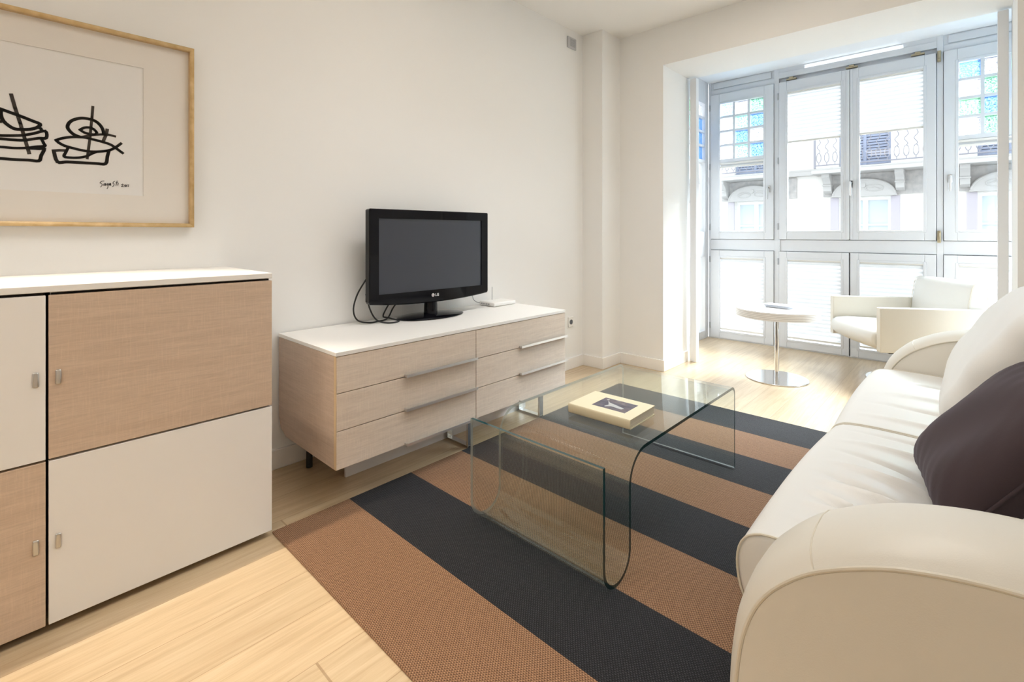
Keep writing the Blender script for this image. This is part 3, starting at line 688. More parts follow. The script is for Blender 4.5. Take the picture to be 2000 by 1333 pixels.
STROKES = [[[[0.2659,1.596],[0.2637,1.5568],[0.2604,1.5167],[0.2577,1.4768],[0.2541,1.4405],[0.25,1.4006]],0.00777],[[[0.1585,1.4179],[0.1686,1.3794],[0.1943,1.3814],[0.2339,1.3828],[0.2747,1.3843],[0.3027,1.3865],[0.3084,1.4145],[0.3127,1.4352]],0.00636],[[[0.1585,1.4179],[0.1737,1.4212],[0.1917,1.4227]],0.00565],[[[0.1648,1.4567],[0.1814,1.4659],[0.2073,1.4742],[0.2392,1.4777],[0.2637,1.4741],[0.2914,1.4689],[0.3169,1.4614],[0.3328,1.4506],[0.3547,1.4329]],0.00565],[[[0.1648,1.4567],[0.1737,1.4475],[0.1891,1.4391],[0.2152,1.4327],[0.2419,1.4282],[0.2692,1.428],[0.2971,1.4332],[0.3169,1.4405],[0.3328,1.4524],[0.3494,1.4694]],0.00565],[[[0.1974,1.435],[0.1917,1.4185],[0.1865,1.4004],[0.2047,1.3983],[0.2258,1.4007],[0.2473,1.4082],[0.2637,1.4201],[0.2747,1.4269]],0.0053],[[[0.2285,1.478],[0.2126,1.4845],[0.2008,1.4968],[0.1956,1.5099],[0.2008,1.5265],[0.2139,1.5393],[0.2339,1.548],[0.2555,1.5482],[0.2747,1.5425],[0.2886,1.5284],[0.2957,1.5114],[0.2971,1.497]],0.00636],[[[0.2298,1.5041],[0.2419,1.5138],[0.2555,1.5166],[0.2678,1.5125],[0.2769,1.5013],[0.2719,1.4933],[0.2582,1.493],[0.2419,1.496],[0.2298,1.5041]],0.0053],[[[0.2365,1.4791],[0.2609,1.4888],[0.2886,1.4958],[0.3141,1.4977],[0.3313,1.4947]],0.00495],[[[0.3078,1.5162],[0.305,1.4982],[0.2957,1.4695]],0.00636],[[[0.0519,1.5973],[0.0618,1.5514],[0.0735,1.5037],[0.0852,1.4489],[0.0957,1.4017]],0.00919],[[[0.0275,1.5433],[0.0525,1.5348],[0.0782,1.5261],[0.1019,1.5168],[0.1225,1.5078],[0.1164,1.4956],[0.0995,1.4862],[0.0782,1.4818],[0.0595,1.4816],[0.0434,1.4922],[0.032,1.5066],[0.0271,1.5253],[0.0275,1.5433]],0.00636],[[[-0.0571,1.4382],[-0.0296,1.447],[-0.0014,1.4527],[0.0253,1.4534],[0.0525,1.4568],[0.0805,1.4622],[0.1067,1.4721],[0.136,1.4851],[0.139,1.4616],[0.1189,1.457],[0.0829,1.4452],[0.0525,1.4426],[0.0253,1.442],[-0.008,1.4373],[-0.055,1.4259],[-0.0571,1.4382]],0.00565],[[[0.1164,1.4956],[0.125,1.4919],[0.1286,1.4839]],0.00565],[[[0.1274,1.4548],[0.1323,1.4419],[0.1348,1.432],[0.114,1.4266],[0.09,1.4194],[0.0595,1.4149],[0.0253,1.4144],[-0.008,1.4085],[-0.0508,1.3998]],0.0053],[[[0.0947,1.4194],[0.1189,1.4204],[0.1336,1.4216],[0.1262,1.3969],[0.1201,1.3775],[0.0947,1.3771],[0.0595,1.3752],[0.0253,1.3753],[-0.008,1.3716],[-0.0402,1.3642],[-0.0497,1.3826],[-0.055,1.3977]],0.00601],[[[0.0264,1.5008],[0.0118,1.5032],[-0.008,1.4982],[-0.0274,1.4806],[-0.0402,1.4596],[-0.0445,1.4432]],0.00565],[[[0.2985,1.3204],[0.2914,1.3188],[0.2864,1.3122],[0.2914,1.3089],[0.2937,1.3044],[0.2881,1.296]],0.00177],[[[0.3021,1.3108],[0.2982,1.3083],[0.2976,1.3032],[0.301,1.3042],[0.3027,1.3109],[0.3033,1.3029]],0.00177],[[[0.3107,1.3115],[0.3067,1.309],[0.3064,1.3046],[0.3095,1.3055],[0.3107,1.3115],[0.3101,1.2975],[0.3072,1.2907]],0.00177],[[[0.3175,1.3127],[0.3141,1.3103],[0.3135,1.3051],[0.3169,1.3061],[0.3181,1.3128],[0.3187,1.3043]],0.00177],[[[0.3308,1.3218],[0.3267,1.3186],[0.3244,1.314],[0.3284,1.3106],[0.3273,1.3039],[0.3233,1.2999]],0.00177],[[[0.3377,1.3235],[0.3354,1.3141],[0.3342,1.3058]],0.00177],[[[0.3331,1.3161],[0.3395,1.3181]],0.00141],[[[0.3412,1.3152],[0.34,1.3063]],0.00177],[[[0.3512,1.31],[0.3547,1.3125],[0.3565,1.3097],[0.3512,1.3022],[0.3582,1.3023]],0.00177],[[[0.3624,1.3109],[0.36,1.307],[0.3624,1.3026],[0.3654,1.3066],[0.3624,1.3109]],0.00177],[[[0.3683,1.312],[0.3677,1.303]],0.00177],[[[0.3731,1.3124],[0.3719,1.3033]],0.00177]]
c = NB()
for si, (pts, w) in enumerate(STROKES):
    w *= (1.1 if w > 0.0075 else 1.65) if w > 0.003 else 1.15
    if si == 17: pf('ink_drawing', c, INK); c = NB()
    P3 = smoothpts([(0, a, b_) for a, b_ in pts], 4) if w > 0.003 and len(pts) > 7 else [Vector((0, a, b_)) for a, b_ in pts]
    stroke(c, [(p.y, p.z) for p in P3], w, 0.0102)
pf('signature', c, INK)
c = NB(); box(c, 0.024, 0.026, PY0 + w_, PY1 - w_, PZ0 + w_, PZ1 - w_); pf('glazing', c, sheer('picture_glass', (0.99, 0.99, 0.99), ior=1.3))

# ------------------------------------------------------------------ glass coffee table
def arc(cy, cz, rr, a0, a1, n): return [(cy + rr * math.cos(R(a0 + (a1 - a0) * i / n)), cz + rr * math.sin(R(a0 + (a1 - a0) * i / n))) for i in range(n + 1)]
path = [(1.275, 0.406)] + arc(1.3525, 0.0915, 0.0775, 180, 360, 22) + [(1.430, 0.25)] + arc(1.535, 0.289, 0.105, 180, 90, 14) + arc(2.372, 0.360, 0.034, 90, 0, 8) + [(2.406, 0.0135)]
TH = 0.006
def offpath(P, d):
    out = []
    for i, p in enumerate(P):
        a, b_ = P[max(i - 1, 0)], P[min(i + 1, len(P) - 1)]
        tx, tz = b_[0] - a[0], b_[1] - a[1]; L = math.hypot(tx, tz); out.append((p[0] - tz / L * d, p[1] + tx / L * d))
    return out
PA, PB = offpath(path, TH), offpath(path, -TH)
GX0, GX1 = 1.008, 1.604
c = NB(); rows = []
for (a, a2), (d, d2) in zip(PA, PB):
    rows.append([c.verts.new((GX0, a, a2)), c.verts.new((GX1, a, a2)), c.verts.new((GX1, d, d2)), c.verts.new((GX0, d, d2))])
for p, s_ in zip(rows, rows[1:]):
    for (i, j, mi) in ((0, 1, 0), (1, 2, 1), (2, 3, 0), (3, 0, 1)):
        f_ = c.faces.new((p[i], p[j], s_[j], s_[i])); f_.material_index = mi
f_ = c.faces.new(rows[0]); f_.material_index = 1; f_ = c.faces.new(list(reversed(rows[-1]))); f_.material_index = 1
zmin = min(v.co.z for v in c.verts)
for v in c.verts: v.co.z += 0.0075 - zmin if v.co.z < 0.0075 else 0
tag(build('glass_coffee_table', c, None, mats=[TGLASS, TEDGE], smooth=0.9), 'bent clear glass coffee table with a curled magazine pocket, on the striped rug', 'coffee table')

# ------------------------------------------------------------------ book
r = empty('book', (1.368, 1.699, 0.4005), R(1.5)); tag(r, 'thick cream hardback book with dark cover picture on the glass coffee table', 'book')
BW, BD, BH = 0.137, 0.103, 0.036
c = NB()
prof = [(-BD + 0.004, 0.0)] + [(-BD + 0.004 - 0.004 * math.sin(R(a)), BH / 2 - BH / 2 * math.cos(R(a))) for a in range(20, 161, 20)] + [(-BD + 0.004, BH), (BD, BH), (BD, BH - 0.0028), (-BD + 0.0065, BH - 0.0028), (-BD + 0.0035, BH / 2), (-BD + 0.0065, 0.0028), (BD, 0.0028), (BD, 0.0)]
prism(c, prof, -BW, BW, 'x'); build('cover', c, M('cream_book_cloth', (0.80, 0.72, 0.52), 0.5), r)
c = NB(); box(c, -BW + 0.004, BW - 0.004, -BD + 0.0068, BD - 0.004, 0.0029, BH - 0.0029); 
PG = M('page_edges', (0.74, 0.68, 0.55), 0.8); q = NT(PG); q.l(q.ramp(q.noise(3, q.coord((1, 1, 500)), 2), [(0.35, (0.62, 0.55, 0.42)), (0.65, (0.82, 0.76, 0.64))]), q.p.inputs['Base Color'])
build('pages', c, PG, r)
PIC = M('cover_picture', (0.1, 0.1, 0.14), 0.35); q = NT(PIC)
n1 = q.noise(14, q.coord((1, 2, 1)), 4, 0.6, 0.5)
q.l(q.ramp(n1, [(0.3, (0.045, 0.03, 0.045)), (0.5, (0.11, 0.11, 0.16)), (0.62, (0.16, 0.13, 0.15)), (0.75, (0.30, 0.31, 0.36))]), q.p.inputs['Base Color'])
c = NB(); box(c, -0.058, 0.088, -0.052, 0.058, BH, BH + 0.0004); build('cover_picture', c, PIC, r)
c = NB(); prism(c, [(-0.030, 0.030), (-0.012, 0.012), (0.018, 0.004), (0.064, -0.012), (0.058, -0.026), (0.010, -0.020), (-0.006, -0.036), (-0.012, -0.034), (-0.006, -0.010)], BH + 0.0004, BH + 0.0007, 'z')
prism(c, [(-0.036 + 0.006 * math.cos(R(a)), 0.040 + 0.006 * math.sin(R(a))) for a in range(0, 360, 30)], BH + 0.0004, BH + 0.0007, 'z')
build('cover_figure', c, M('figure_grey', (0.52, 0.54, 0.55), 0.5), r)

# ------------------------------------------------------------------ round side table
r = empty('side_table', (1.327, 4.158, 0.0)); tag(r, 'small round white side table on a chrome post and disc, in the bay', 'side table')
BAND = M('banded_table_edge', (0.8, 0.8, 0.8), 0.4); q = NT(BAND)
tc = q.n('ShaderNodeTexCoord'); sp = q.n('ShaderNodeSeparateXYZ'); q.l(tc.outputs['Object'], sp.inputs[0])
q.l(q.ramp(q.math('FRACT', q.math('DIVIDE', sp.outputs[2], 0.0118)), [(0.0, (0.84, 0.83, 0.82)), (0.55, (0.84, 0.83, 0.82)), (0.62, (0.60, 0.59, 0.58)), (0.95, (0.60, 0.59, 0.58))]), q.p.inputs['Base Color'])
c = NB(); cyl(c, (0, 0, 0), 0.289, 0.482, 0.540, 72, bev=0.002); build('tabletop', c, BAND, r)
c = NB(); cyl(c, (0, 0, 0), 0.288, 0.5402, 0.5420, 72); build('top_surface', c, LACT, r)
c = NB(); cyl(c, (0, 0, 0), 0.016, 0.008, 0.4815, 28); build('post', c, CHROME, r)
c = NB(); cyl(c, (0, 0, 0), 0.218, 0.0, 0.008, 72, bev=0.002); build('base', c, CHROME, r)
r = empty('tray', (1.335, 4.205, 0.5422), R(-8)); tag(r, 'small pale silver tray box lying on the round side table', 'tray')
c = NB(); prism(c, [(-0.080, 0.0), (0.080, 0.0), (0.098, 0.020), (-0.098, 0.020)], -0.05, 0.05, 'y'); build('body', c, M('pale_silver', (0.46, 0.49, 0.56), 0.4), r)
c = NB(); box(c, -0.098, 0.098, -0.052, 0.052, 0.0202, 0.025, 0.001); build('lid', c, M('tray_lid', (0.66, 0.66, 0.72), 0.35), r)

# ------------------------------------------------------------------ swept upholstery helper
def inset(P, d):
    n = len(P); out = []
    for i in range(n):
        a, p, b_ = P[i - 1], P[i], P[(i + 1) % n]
        e1 = Vector((p[0] - a[0], p[1] - a[1])); e2 = Vector((b_[0] - p[0], b_[1] - p[1]))
        if e1.length < 1e-9 or e2.length < 1e-9: out.append(p); continue
        e1.normalize(); e2.normalize(); n1 = Vector((-e1.y, e1.x)); n2 = Vector((-e2.y, e2.x)); m = n1 + n2
        if m.length < 1e-6: m = n1
        m.normalize(); k_ = min(1.6, 1.0 / max(0.3, m.dot(n1)))
        out.append((p[0] + m.x * d * k_, p[1] + m.y * d * k_))
    return out
def area(P): return 0.5 * sum(P[i - 1][0] * P[i][1] - P[i][0] * P[i - 1][1] for i in range(len(P)))
def sweep(P, stations, fn=None):
    """closed x-z profile swept along y; stations (y, inset); fn moves points"""
    if area(P) < 0: P = list(reversed(P))
    c = NB(); rings = []
    for y, d in stations:
        Q = inset(P, d) if abs(d) > 1e-9 else P
        rings.append([c.verts.new(fn(Vector((x, y, z))) if fn else (x, y, z)) for x, z in Q])
    n = len(P)
    for A, B in zip(rings, rings[1:]):
        for i in range(n): c.faces.new((A[i], A[(i + 1) % n], B[(i + 1) % n], B[i]))
    c.faces.new(list(reversed(rings[0]))); c.faces.new(rings[-1])
    return c
def dense(P, step=0.02, closed=True):
    out = []; n = len(P)
    for i in range(n if closed else n - 1):
        a, b_ = P[i], P[(i + 1) % n]; L = math.hypot(b_[0] - a[0], b_[1] - a[1]); k_ = max(1, int(L / step))
        for j in range(k_): out.append((a[0] + (b_[0] - a[0]) * j / k_, a[1] + (b_[1] - a[1]) * j / k_))
    return out

# ------------------------------------------------------------------ sofa
AY0, AY1, FY0, FY1 = 0.955, 1.195, 3.115, 3.345
sofa = empty('sofa', (2.5, 2.15, 0.0)); off = Matrix.Translation((-2.5, -2.15, 0.0))
tag(sofa, 'cream leather two-seat sofa with rounded arms along the right side', 'sofa')
def sf(name, bm, m, sm=0.6): o = build(name, bm, m, sofa, smooth=sm); o.matrix_parent_inverse = off; return o
ARMTOP = [(2.088, 0.05), (2.090, 0.15), (2.093, 0.25), (2.097, 0.31), (2.106, 0.37), (2.126, 0.432), (2.157, 0.483), (2.205, 0.532), (2.250, 0.562), (2.292, 0.584), (2.330, 0.600), (2.374, 0.613), (2.415, 0.622), (2.467, 0.629), (2.55, 0.634), (2.66, 0.630), (2.78, 0.615), (2.88, 0.585), (2.95, 0.53), (2.965, 0.45), (2.97, 0.05)]
AT = [(p.x, p.z) for p in smoothpts([(a, 0, b_) for a, b_ in ARMTOP], 3)]
def arm(y0, y1, sgn):
    L = y1 - y0
    def fn(p):
        p.z = max(p.z, 0.035); return p
    prof_ = [(0.0, 0.004), (0.006, 0.0), (0.016, -0.010), (0.035, -0.021), (0.065, -0.028), (0.11, -0.031), (0.16, -0.030), (0.195, -0.024), (0.222, -0.013), (0.234, -0.002), (0.24, 0.006)]
    stt = [(d / 0.24, k_) for d, k_ in prof_]
    if sgn < 0: stt = [(1 - d, k_) for d, k_ in reversed(stt)]
    # near arm: tight piping on the outer side (y0)
    c = sweep(dense(AT, 0.03), [(y0 + d * L, k_) for d, k_ in stt], fn)
    a = sf('arm', c, LEATH, 0.9)
    for y in (y0 + 0.002, y1 - 0.002):
        c = NB(); tube(c, [(x, y, z) for x, z in AT if z > 0.04], 0.0040, 8)
        o = build('piping', c, LSEAM, a)
    # panel seam across the top
    k_ = min(range(len(AT)), key=lambda i: abs(AT[i][0] - 2.215) + (9 if AT[i][1] < 0.4 else 0))
    px_, pz_ = AT[k_]; ax, az = AT[k_ + 1]; tx, tz = ax - px_, az - pz_; Ln = math.hypot(tx, tz); nx, nz = -tz / Ln, tx / Ln
    c = NB(); tube(c, [(px_ + nx * (-d[1]) , y0 + d[0] * L, pz_ + nz * (-d[1])) for d in stt], 0.0016, 6); build('seam', c, LSEAM, a)
    return a
arm(AY0, AY1, 1); arm(FY0, FY1, -1)
# base and back
sf('base', bx(2.12, 2.93, AY1 + 0.003, FY0 - 0.003, 0.05, 0.235, 0.015), LEATH)
BP = [(2.72, 0.24), (2.70, 0.60), (2.70, 0.74), (2.73, 0.79), (2.80, 0.81), (2.90, 0.80), (2.955, 0.75), (2.97, 0.60), (2.972, 0.06), (2.94, 0.05), (2.94, 0.24)]
sf('backrest', sweep(BP, [(AY1 + 0.004, 0.01), (AY1 + 0.015, 0.0), (FY0 - 0.015, 0.0), (FY0 - 0.004, 0.01)]), LEATH)
for x in (2.16, 2.88):
    for y in (1.07, 3.23): c = NB(); cyl(c, (x, y, 0), 0.024, 0.0075 if x < 2.3 else 0.0, 0.05, 20); sf('foot', c, CHROME)
# seat cushions
SC = [(2.060, 0.262), (2.046, 0.285), (2.037, 0.315), (2.034, 0.350), (2.038, 0.382), (2.050, 0.408), (2.070, 0.424), (2.10, 0.433), (2.18, 0.438), (2.30, 0.436), (2.42, 0.428), (2.56, 0.415), (2.69, 0.405), (2.695, 0.30), (2.69, 0.242), (2.40, 0.240), (2.12, 0.242), (2.085, 0.248)]
SCd = dense([(p.x, p.z) for p in smoothpts([(a, 0, b_) for a, b_ in SC + SC[:1]], 2)][:-1], 0.012)
def seat(y0, y1, wr, dip=0.0, near=0.0):
    ym, hy = (y0 + y1) / 2, (y1 - y0) / 2
    def fn(p):
        u = (p.y - ym) / hy
        if p.z > 0.36: p.z += 0.013 * (1 - u * u) * min(1, (p.z - 0.36) / 0.05)
        if p.z > 0.36: p.z -= dip * math.exp(-((p.x - 2.42) / 0.14) ** 2 - ((p.y - 1.67) / 0.29) ** 4)
        if p.x < 2.25: p.x -= (0.008 * (1 - u * u) + near * (1 - u) / 2) * (2.25 - p.x) / 0.21
        if p.z < 0.35 and p.x < 2.2: p.z -= 0.012 * (0.35 - p.z) / 0.09
        if p.z > 0.41:
            for (wy, dy, amp, wd, xs) in wr:      # creases fanning from the back towards the front
                s_ = max(0, min(1, (p.x - 2.10) / 0.2)); f_ = max(0, min(1, (xs - p.x) / 0.22 + 0.3))
                yy = wy + dy * (p.x - 2.05)
                p.z += 4.0 * amp * math.exp(-((p.y - yy) / (wd * 0.8)) ** 2) * s_ * f_
        return p
    n = 110; stt = [(y0, 0.014), (y0 + 0.003, 0.006), (y0 + 0.010, 0.0)] + [(y0 + 0.010 + (y1 - y0 - 0.02) * i / n, 0.0) for i in range(1, n)] + [(y1 - 0.010, 0.0), (y1 - 0.003, 0.006), (y1, 0.014)]
    c = sweep(SCd, stt, fn)
    o = sf('seat_cushion', c, LEATH2, 0.9)
    Q = inset(SCd, -0.001) if area(SCd) > 0 else SCd
    for y in (y0 + 0.004, y1 - 0.004):
        d = NB(); tube(d, [fn(Vector((x, y, z))) for x, z in SCd if not (z < 0.27 and x > 2.2)][:], 0.0028, 6, closed=False); build('piping', d, LSEAM, o)
    return o
W1 = [(1.42, -0.22, 0.009, 0.018, 2.6), (1.47, -0.22, -0.010, 0.016, 2.6), (1.56, -0.15, 0.008, 0.020, 2.55), (1.61, -0.15, -0.008, 0.016, 2.55), (1.70, -0.06, 0.006, 0.02, 2.5), (1.80, 0.0, -0.005, 0.016, 2.5), (1.34, -0.3, 0.006, 0.014, 2.5), (1.90, 0.1, 0.004, 0.02, 2.45), (2.03, 0.05, -0.003, 0.014, 2.45), (1.52, -0.45, 0.006, 0.012, 2.6)]
W2 = [(2.40, 0.05, -0.003, 0.02, 2.5), (2.55, 0.1, 0.003, 0.03, 2.5), (2.80, 0.1, -0.003, 0.02, 2.5), (2.25, -0.05, 0.003, 0.02, 2.5)]
seat(1.205, 2.118, W1, 0.046, 0.021); seat(2.124, 3.100, W2)
# back cushions, leaning
BC = [(2.375, 0.425), (2.345, 0.45), (2.333, 0.49), (2.342, 0.56), (2.372, 0.63), (2.415, 0.70), (2.460, 0.77), (2.505, 0.835), (2.545, 0.875), (2.60, 0.905), (2.66, 0.905), (2.70, 0.875), (2.71, 0.82), (2.695, 0.74), (2.665, 0.62), (2.64, 0.50), (2.60, 0.43), (2.50, 0.415), (2.42, 0.415)]
BCd = dense([(p.x, p.z) for p in smoothpts([(a, 0, b_) for a, b_ in BC + BC[:1]], 2)][:-1], 0.015)
def backc(y0, y1, seed):
    rr = random.Random(seed); ym, hy = (y0 + y1) / 2, (y1 - y0) / 2
    ph = [(rr.uniform(18, 34), rr.uniform(0, 6), rr.uniform(-0.5, 0.5)) for _ in range(3)]
    def fn(p):
        u = (p.y - ym) / hy; cxx, czz = sum(q_[0] for q_ in BCd) / len(BCd), 0.66
        k_ = 1 - 0.10 * abs(u) ** 4
        p.x = cxx + (p.x - cxx) * k_; p.z = czz + (p.z - czz) * (1 - 0.05 * abs(u) ** 5)
        if p.x < 2.62 and p.z > 0.45:
            w_ = sum(math.sin(f_ * (p.z + s_ * p.y) * 1.6 + o_) for f_, o_, s_ in ph) * 0.0022 * (0.3 + abs(u))
            p.x += w_
        p.z = max(p.z, 0.452 if p.x < 2.62 else 0.44)
        return p
    n = 60; stt = [(y0, 0.085), (y0 + 0.006, 0.055), (y0 + 0.02, 0.028), (y0 + 0.045, 0.009), (y0 + 0.08, 0.0)] + [(y0 + 0.08 + (y1 - y0 - 0.16) * i / n, 0.0) for i in range(1, n)] + [(y1 - 0.08, 0.0), (y1 - 0.045, 0.009), (y1 - 0.02, 0.028), (y1 - 0.006, 0.055), (y1, 0.085)]
    sf('back_cushion', sweep(BCd, stt, fn), LEATH2, 1.2)
backc(2.13, 3.105, 3); 
BCd = [(2.625 + (x - 2.333) * 0.26, z) for x, z in BCd]
backc(1.205, 2.115, 5)

# ------------------------------------------------------------------ plum throw cushion
def pillow(name, W_, T_, mat, pipe, n=36):
    r = empty(name); c = NB(); G = {}
    def sh(u, v):
        k_ = 1 - 0.05 * (1 - v * v) * 1.0; k2 = 1 - 0.05 * (1 - u * u)
        return u * W_ / 2 * k_, v * W_ / 2 * k2
    for sgn in (1, -1):
        for i in range(n + 1):
            for j in range(n + 1):
                u, v = -1 + 2 * i / n, -1 + 2 * j / n
                e = (1 - u ** 4) * (1 - v ** 4)
                if e < 1e-6 and sgn < 0: G[(-1, i, j)] = G[(1, i, j)]; continue
                x, y = sh(u, v); h = T_ / 2 * e ** 0.55
                h *= 1 + 0.05 * math.sin(5 * u + 3 * v) * e
                h += 0.003 * math.sin(26 * u - 12 * v) * (1 - e) * (e > 0.01)
                G[(sgn, i, j)] = c.verts.new((x, y, sgn * h))
        for i in range(n):
            for j in range(n):
                q_ = [G[(sgn, i, j)], G[(sgn, i + 1, j)], G[(sgn, i + 1, j + 1)], G[(sgn, i, j + 1)]]
                try: c.faces.new(q_ if sgn > 0 else list(reversed(q_)))
                except ValueError: pass
    build('cover', c, mat, r, smooth=1.5)
    d = NB(); P = []
    for k_ in range(n): P.append(sh(-1 + 2 * k_ / n, -1))
    for k_ in range(n): P.append(sh(1, -1 + 2 * k_ / n))
    for k_ in range(n): P.append(sh(1 - 2 * k_ / n, 1))
    for k_ in range(n): P.append(sh(-1, 1 - 2 * k_ / n))
    tube(d, [(x, y, 0) for x, y in P], 0.0042, 8, closed=True); build('piping', d, pipe, r, smooth=1.5)
    return r
pil = pillow('throw_cushion', 0.43, 0.16, PLUM, PLUM)
tag(pil, 'dark plum throw cushion leaning in the near corner of the cream sofa', 'cushion')
pr = Vector((-0.19, 0.98, 0.02)).normalized(); pu = Vector((0.60, 0.10, 0.79)); pu = (pu - pr * pu.dot(pr)).normalized(); pn = pr.cross(pu)
pil.matrix_world = Matrix.Translation((2.470, 1.680, 0.612)) @ Matrix((pr, pu, pn)).transposed().to_4x4()

# ------------------------------------------------------------------ armchair
ch = empty('armchair', (2.05, 4.739, 0.0), math.atan2(-0.554, -0.832)); tag(ch, 'boxy cream leather armchair on a chrome pedestal in the bay window', 'armchair')
# local +x = the way it faces; width along y
def arm_side(y0, y1):
    c = NB(); box(c, -0.352, 0.350, y0, y1, 0.288, 0.600, 0.006, 3); o = build('arm', c, LEATH, ch)
    for y in (y0 + 0.004, y1 - 0.004):
        d = NB(); tube(d, [(0.346, y, 0.30), (0.346, y, 0.597), (-0.346, y, 0.597)], 0.0022, 6); build('piping', d, LSEAM, o)
arm_side(0.315, 0.365); arm_side(-0.365, -0.315)
sp_ = [(-0.25, 0.30), (0.25, 0.288), (0.335, 0.300), (0.368, 0.335), (0.376, 0.375), (0.366, 0.410), (0.335, 0.432), (0.25, 0.440), (0.0, 0.430), (-0.20, 0.42), (-0.25, 0.40)]
c = sweep(dense(sp_, 0.03), [(-0.308, 0.02), (-0.304, 0.006), (-0.294, 0.0), (-0.15, -0.004), (0, -0.006), (0.15, -0.004), (0.294, 0.0), (0.304, 0.006), (0.308, 0.02)]); build('seat', c, LEATH2, ch, smooth=0.9)
bp_ = [(-0.345, 0.30), (-0.235, 0.32), (-0.215, 0.45), (-0.228, 0.60), (-0.250, 0.735), (-0.265, 0.765), (-0.29, 0.778), (-0.325, 0.772), (-0.345, 0.745), (-0.352, 0.60)]
c = sweep(dense(bp_, 0.03), [(-0.306, 0.018), (-0.302, 0.005), (-0.292, 0.0), (-0.15, -0.006), (0, -0.008), (0.15, -0.006), (0.292, 0.0), (0.302, 0.005), (0.306, 0.018)])
bk = build('backrest', c, LEATH2, ch, smooth=0.9)
for y in (-0.303, 0.303): c = NB(); tube(c, [(x, y, z) for x, z in dense(bp_, 0.03)], 0.0022, 6, closed=True); build('piping', c, LSEAM, bk)
c = NB(); box(c, -0.24, 0.26, -0.30, 0.30, 0.268, 0.289, 0.004); build('underframe', c, BLACKM, ch)
c = NB(); cyl(c, (0, 0, 0), 0.026, 0.012, 0.268, 28); build('pedestal', c, CHROME, ch)
c = NB(); cyl(c, (0, 0, 0), 0.235, 0.0, 0.012, 64, bev=0.003); build('base', c, CHROME, ch)

# ------------------------------------------------------------------ street and building opposite
STONE = M('pale_render', (0.83, 0.81, 0.775), 0.8); q = NT(STONE)
tc = q.n('ShaderNodeTexCoord'); sp = q.n('ShaderNodeSeparateXYZ'); q.l(tc.outputs['Object'], sp.inputs[0])
j = q.math('LESS_THAN', q.math('FRACT', q.math('DIVIDE', q.math('ADD', sp.outputs[2], 10.0), 0.42)), 0.03)
q.l(q.mix(q.math('MULTIPLY', j, 0.35), (0.83, 0.81, 0.775), (0.55, 0.53, 0.5)), q.p.inputs['Base Color'])
GSTONE = M('grey_stone', (0.40, 0.385, 0.375), 0.85); q = NT(GSTONE)
q.l(q.ramp(q.noise(9, q.coord(), 5), [(0.3, (0.36, 0.35, 0.35)), (0.7, (0.52, 0.50, 0.48))]), q.p.inputs['Base Color'])
LSTONE = M('carved_stone', (0.50, 0.49, 0.48), 0.8)
IRON = M('painted_iron', (0.26, 0.26, 0.30), 0.5)
SLAT = M('blue_grey_shutter', (0.30, 0.34, 0.46), 0.6)
GLASSB = M('street_window_glass', (0.30, 0.42, 0.50), 0.08)
CURT = M('net_curtain', (0.62, 0.70, 0.74), 0.8)
FW = M('street_window_frame', (0.85, 0.85, 0.85), 0.5)
tag(build('street_ground', bx(-14, 18, 5.7, 13.5, -5.2, -5.0), M('asphalt', (0.10, 0.10, 0.10), 0.9)), kind='structure')
bl = empty('apartment_building', (0.68, 13.5, -5.0)); off = Matrix.Translation((-0.68, -13.5, 5.0))
tag(bl, 'pale stone apartment building with iron balconies seen through the bay windows', 'building')
def bb(name, bm, m, par=None, label=None):
    o = build(name, bm, m, par or bl)
    if par is None: o.matrix_parent_inverse = off
    if label: o['label'] = label
    return o
CW = [-3.985, -1.65, 0.68, 3.015, 5.35]
HO = 0.48
lev = [(-0.60, 1.95), (2.62, 4.75)]
c = NB(); xs = [-7.0] + sum([[a - HO, a + HO] for a in CW], []) + [8.5]; zz = [-5.0, lev[0][0], lev[0][1], lev[1][0], lev[1][1], 5.2]
for i in range(len(xs) - 1):
    for k in range(len(zz) - 1):
        if i % 2 == 1 and k in (1, 3): continue
        box(c, xs[i], xs[i + 1], 13.5, 13.85, zz[k], zz[k + 1])
bb('facade', c, STONE)
c = NB()
for a, b2 in ((-2.66, -0.66), (-0.10, 8.4), (-7, -3.3)): box(c, a, b2, 13.44, 13.5, 1.98, 2.47)
bb('stone_band', c, GSTONE)
c = NB(); box(c, -7, 8.5, 13.38, 13.5, 2.50, 2.60, 0.01); box(c, -7, 8.5, 13.42, 13.5, 2.60, 2.66, 0.01); bb('cornice', c, LSTONE)
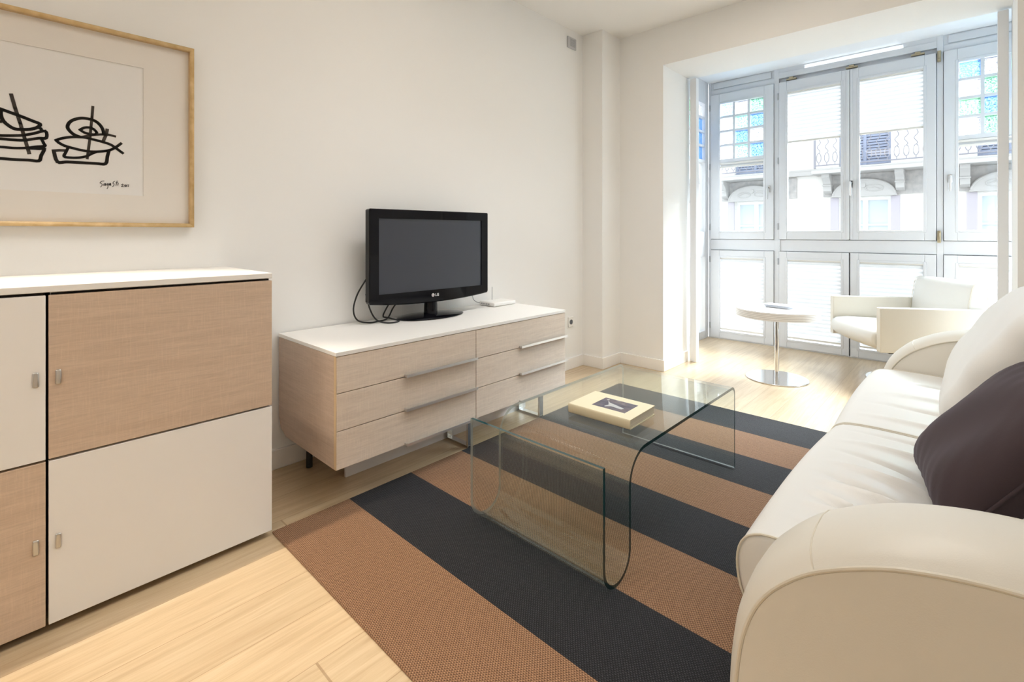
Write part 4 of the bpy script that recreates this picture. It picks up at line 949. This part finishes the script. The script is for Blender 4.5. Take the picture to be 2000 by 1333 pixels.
for a in CW:
    for k, (z0, z1) in enumerate(lev):
        c = NB(); x0, x1 = a - HO, a + HO
        if k == 0:
            frame(c, x0, x1, z0, z1, 0.07, 13.70, 13.76, 0.0); box(c, a - 0.05, a + 0.05, 13.69, 13.76, z0, z1); box(c, x0 + 0.07, a - 0.05, 13.705, 13.745, 1.30, 1.34); box(c, a + 0.05, x1 - 0.07, 13.705, 13.745, 1.30, 1.34)
            f_ = bb('window', c, FW)
            c = NB(); box(c, x0 + 0.02, x1 - 0.02, 13.765, 13.775, z0, z1); build('pane', c, CURT, f_)
            c = NB(); box(c, x0 - 0.16, x0, 13.46, 13.5, z0, z1); box(c, x1, x1 + 0.16, 13.46, 13.5, z0, z1); bb('window_surround', c, M('surround_mauve', (0.50, 0.47, 0.52), 0.8) if 'surround_mauve' not in bpy.data.materials else bpy.data.materials['surround_mauve'])
        else:
            frame(c, x0, x1, z0, z1, 0.06, 13.62, 13.68, 0.0); box(c, a - 0.03, a + 0.03, 13.61, 13.68, z0, z1)
            n_ = 34
            for i in range(n_):
                z = z0 + (z1 - z0) * (i + 0.5) / n_; box(c, x0 + 0.06, x1 - 0.06, 13.63, 13.66, z - 0.022, z + 0.022)
            box(c, x0, x1, 13.69, 13.70, z0, z1)
            bb('shutter', c, SLAT)
    # carved pediment above the lower window
    c = NB(); n_ = 24
    P = [(a + 0.57 * math.cos(R(180 * i / n_)), 1.985 + 0.345 * math.sin(R(180 * i / n_))) for i in range(n_ + 1)]
    prism(c, P, 13.34, 13.44, 'y')
    tube(c, [(x, 13.34, z) for x, z in P], 0.022, 6)
    for dx in (-0.20, 0.20):
        tube(c, [(a + dx + 0.16 * math.cos(R(t_)), 13.335, 2.12 + 0.07 * math.sin(R(t_)) + dx * 0.05) for t_ in range(0, 360, 20)], 0.014, 6, closed=True)
        tube(c, [(a + dx * 0.4, 13.335, 2.13), (a + dx, 13.33, 2.15), (a + dx * 1.8, 13.335, 2.08)], 0.012, 6)
    cyl(c, (a, 13.34, 2.2), 0.05, -0.03, 0.0, 14, axis='y')
    box(c, a - 0.60, a + 0.60, 13.33, 13.44, 1.955, 1.985)
    bb('pediment', c, LSTONE)
    for s_ in (-1, 1):
        x = a + s_ * 0.66
        c = prism(NB(), [(13.44, 2.47), (12.98, 2.47), (12.98, 2.40), (13.10, 2.33), (13.16, 2.24), (13.20, 2.10), (13.30, 2.06), (13.44, 2.04)], x - 0.075, x + 0.075, 'x')
        box(c, x - 0.085, x + 0.085, 13.10, 13.44, 2.215, 2.235)
        bb('corbel', c, LSTONE)
for x0, x1 in ((-2.55, -0.95), (-0.22, 8.3)):
    c = NB(); box(c, x0, x1, 12.80, 13.44, 2.47, 2.55, 0.01); box(c, x0 + 0.04, x1 - 0.04, 12.86, 13.44, 2.55, 2.60, 0.01); s_ = bb('balcony_slab', c, LSTONE)
    c = NB(); yR = 12.86; zb, zt = 2.66, 3.36
    tube(c, [(x0 + 0.06, yR, zt), (x1 - 0.06, yR, zt)], 0.020, 6); tube(c, [(x0 + 0.06, yR, zb), (x1 - 0.06, yR, zb)], 0.014, 6); tube(c, [(x0 + 0.06, yR, zt - 0.09), (x1 - 0.06, yR, zt - 0.09)], 0.009, 6)
    n_ = int((x1 - x0) / 0.155)
    for i in range(n_):
        x = x0 + 0.14 + i * 0.155
        tube(c, smoothpts([(x, yR, zt - 0.09), (x + 0.032, yR, zt - 0.19), (x - 0.032, yR, zt - 0.28), (x + 0.025, yR, zt - 0.38), (x, yR, zt - 0.42)], 3), 0.0085, 5)
        tube(c, [(x + 0.045 * math.sin(R(t_)), yR, zt - 0.53 + 0.11 * math.cos(R(t_))) for t_ in range(0, 360, 30)], 0.0085, 5, closed=True)
        tube(c, [(x, yR, zt - 0.64), (x, yR, zb)], 0.0085, 5)
    for x in (x0 + 0.06, x1 - 0.06): box(c, x - 0.02, x + 0.02, yR - 0.02, yR + 0.02, 2.60, zt)
    build('railing', c, IRON, s_)
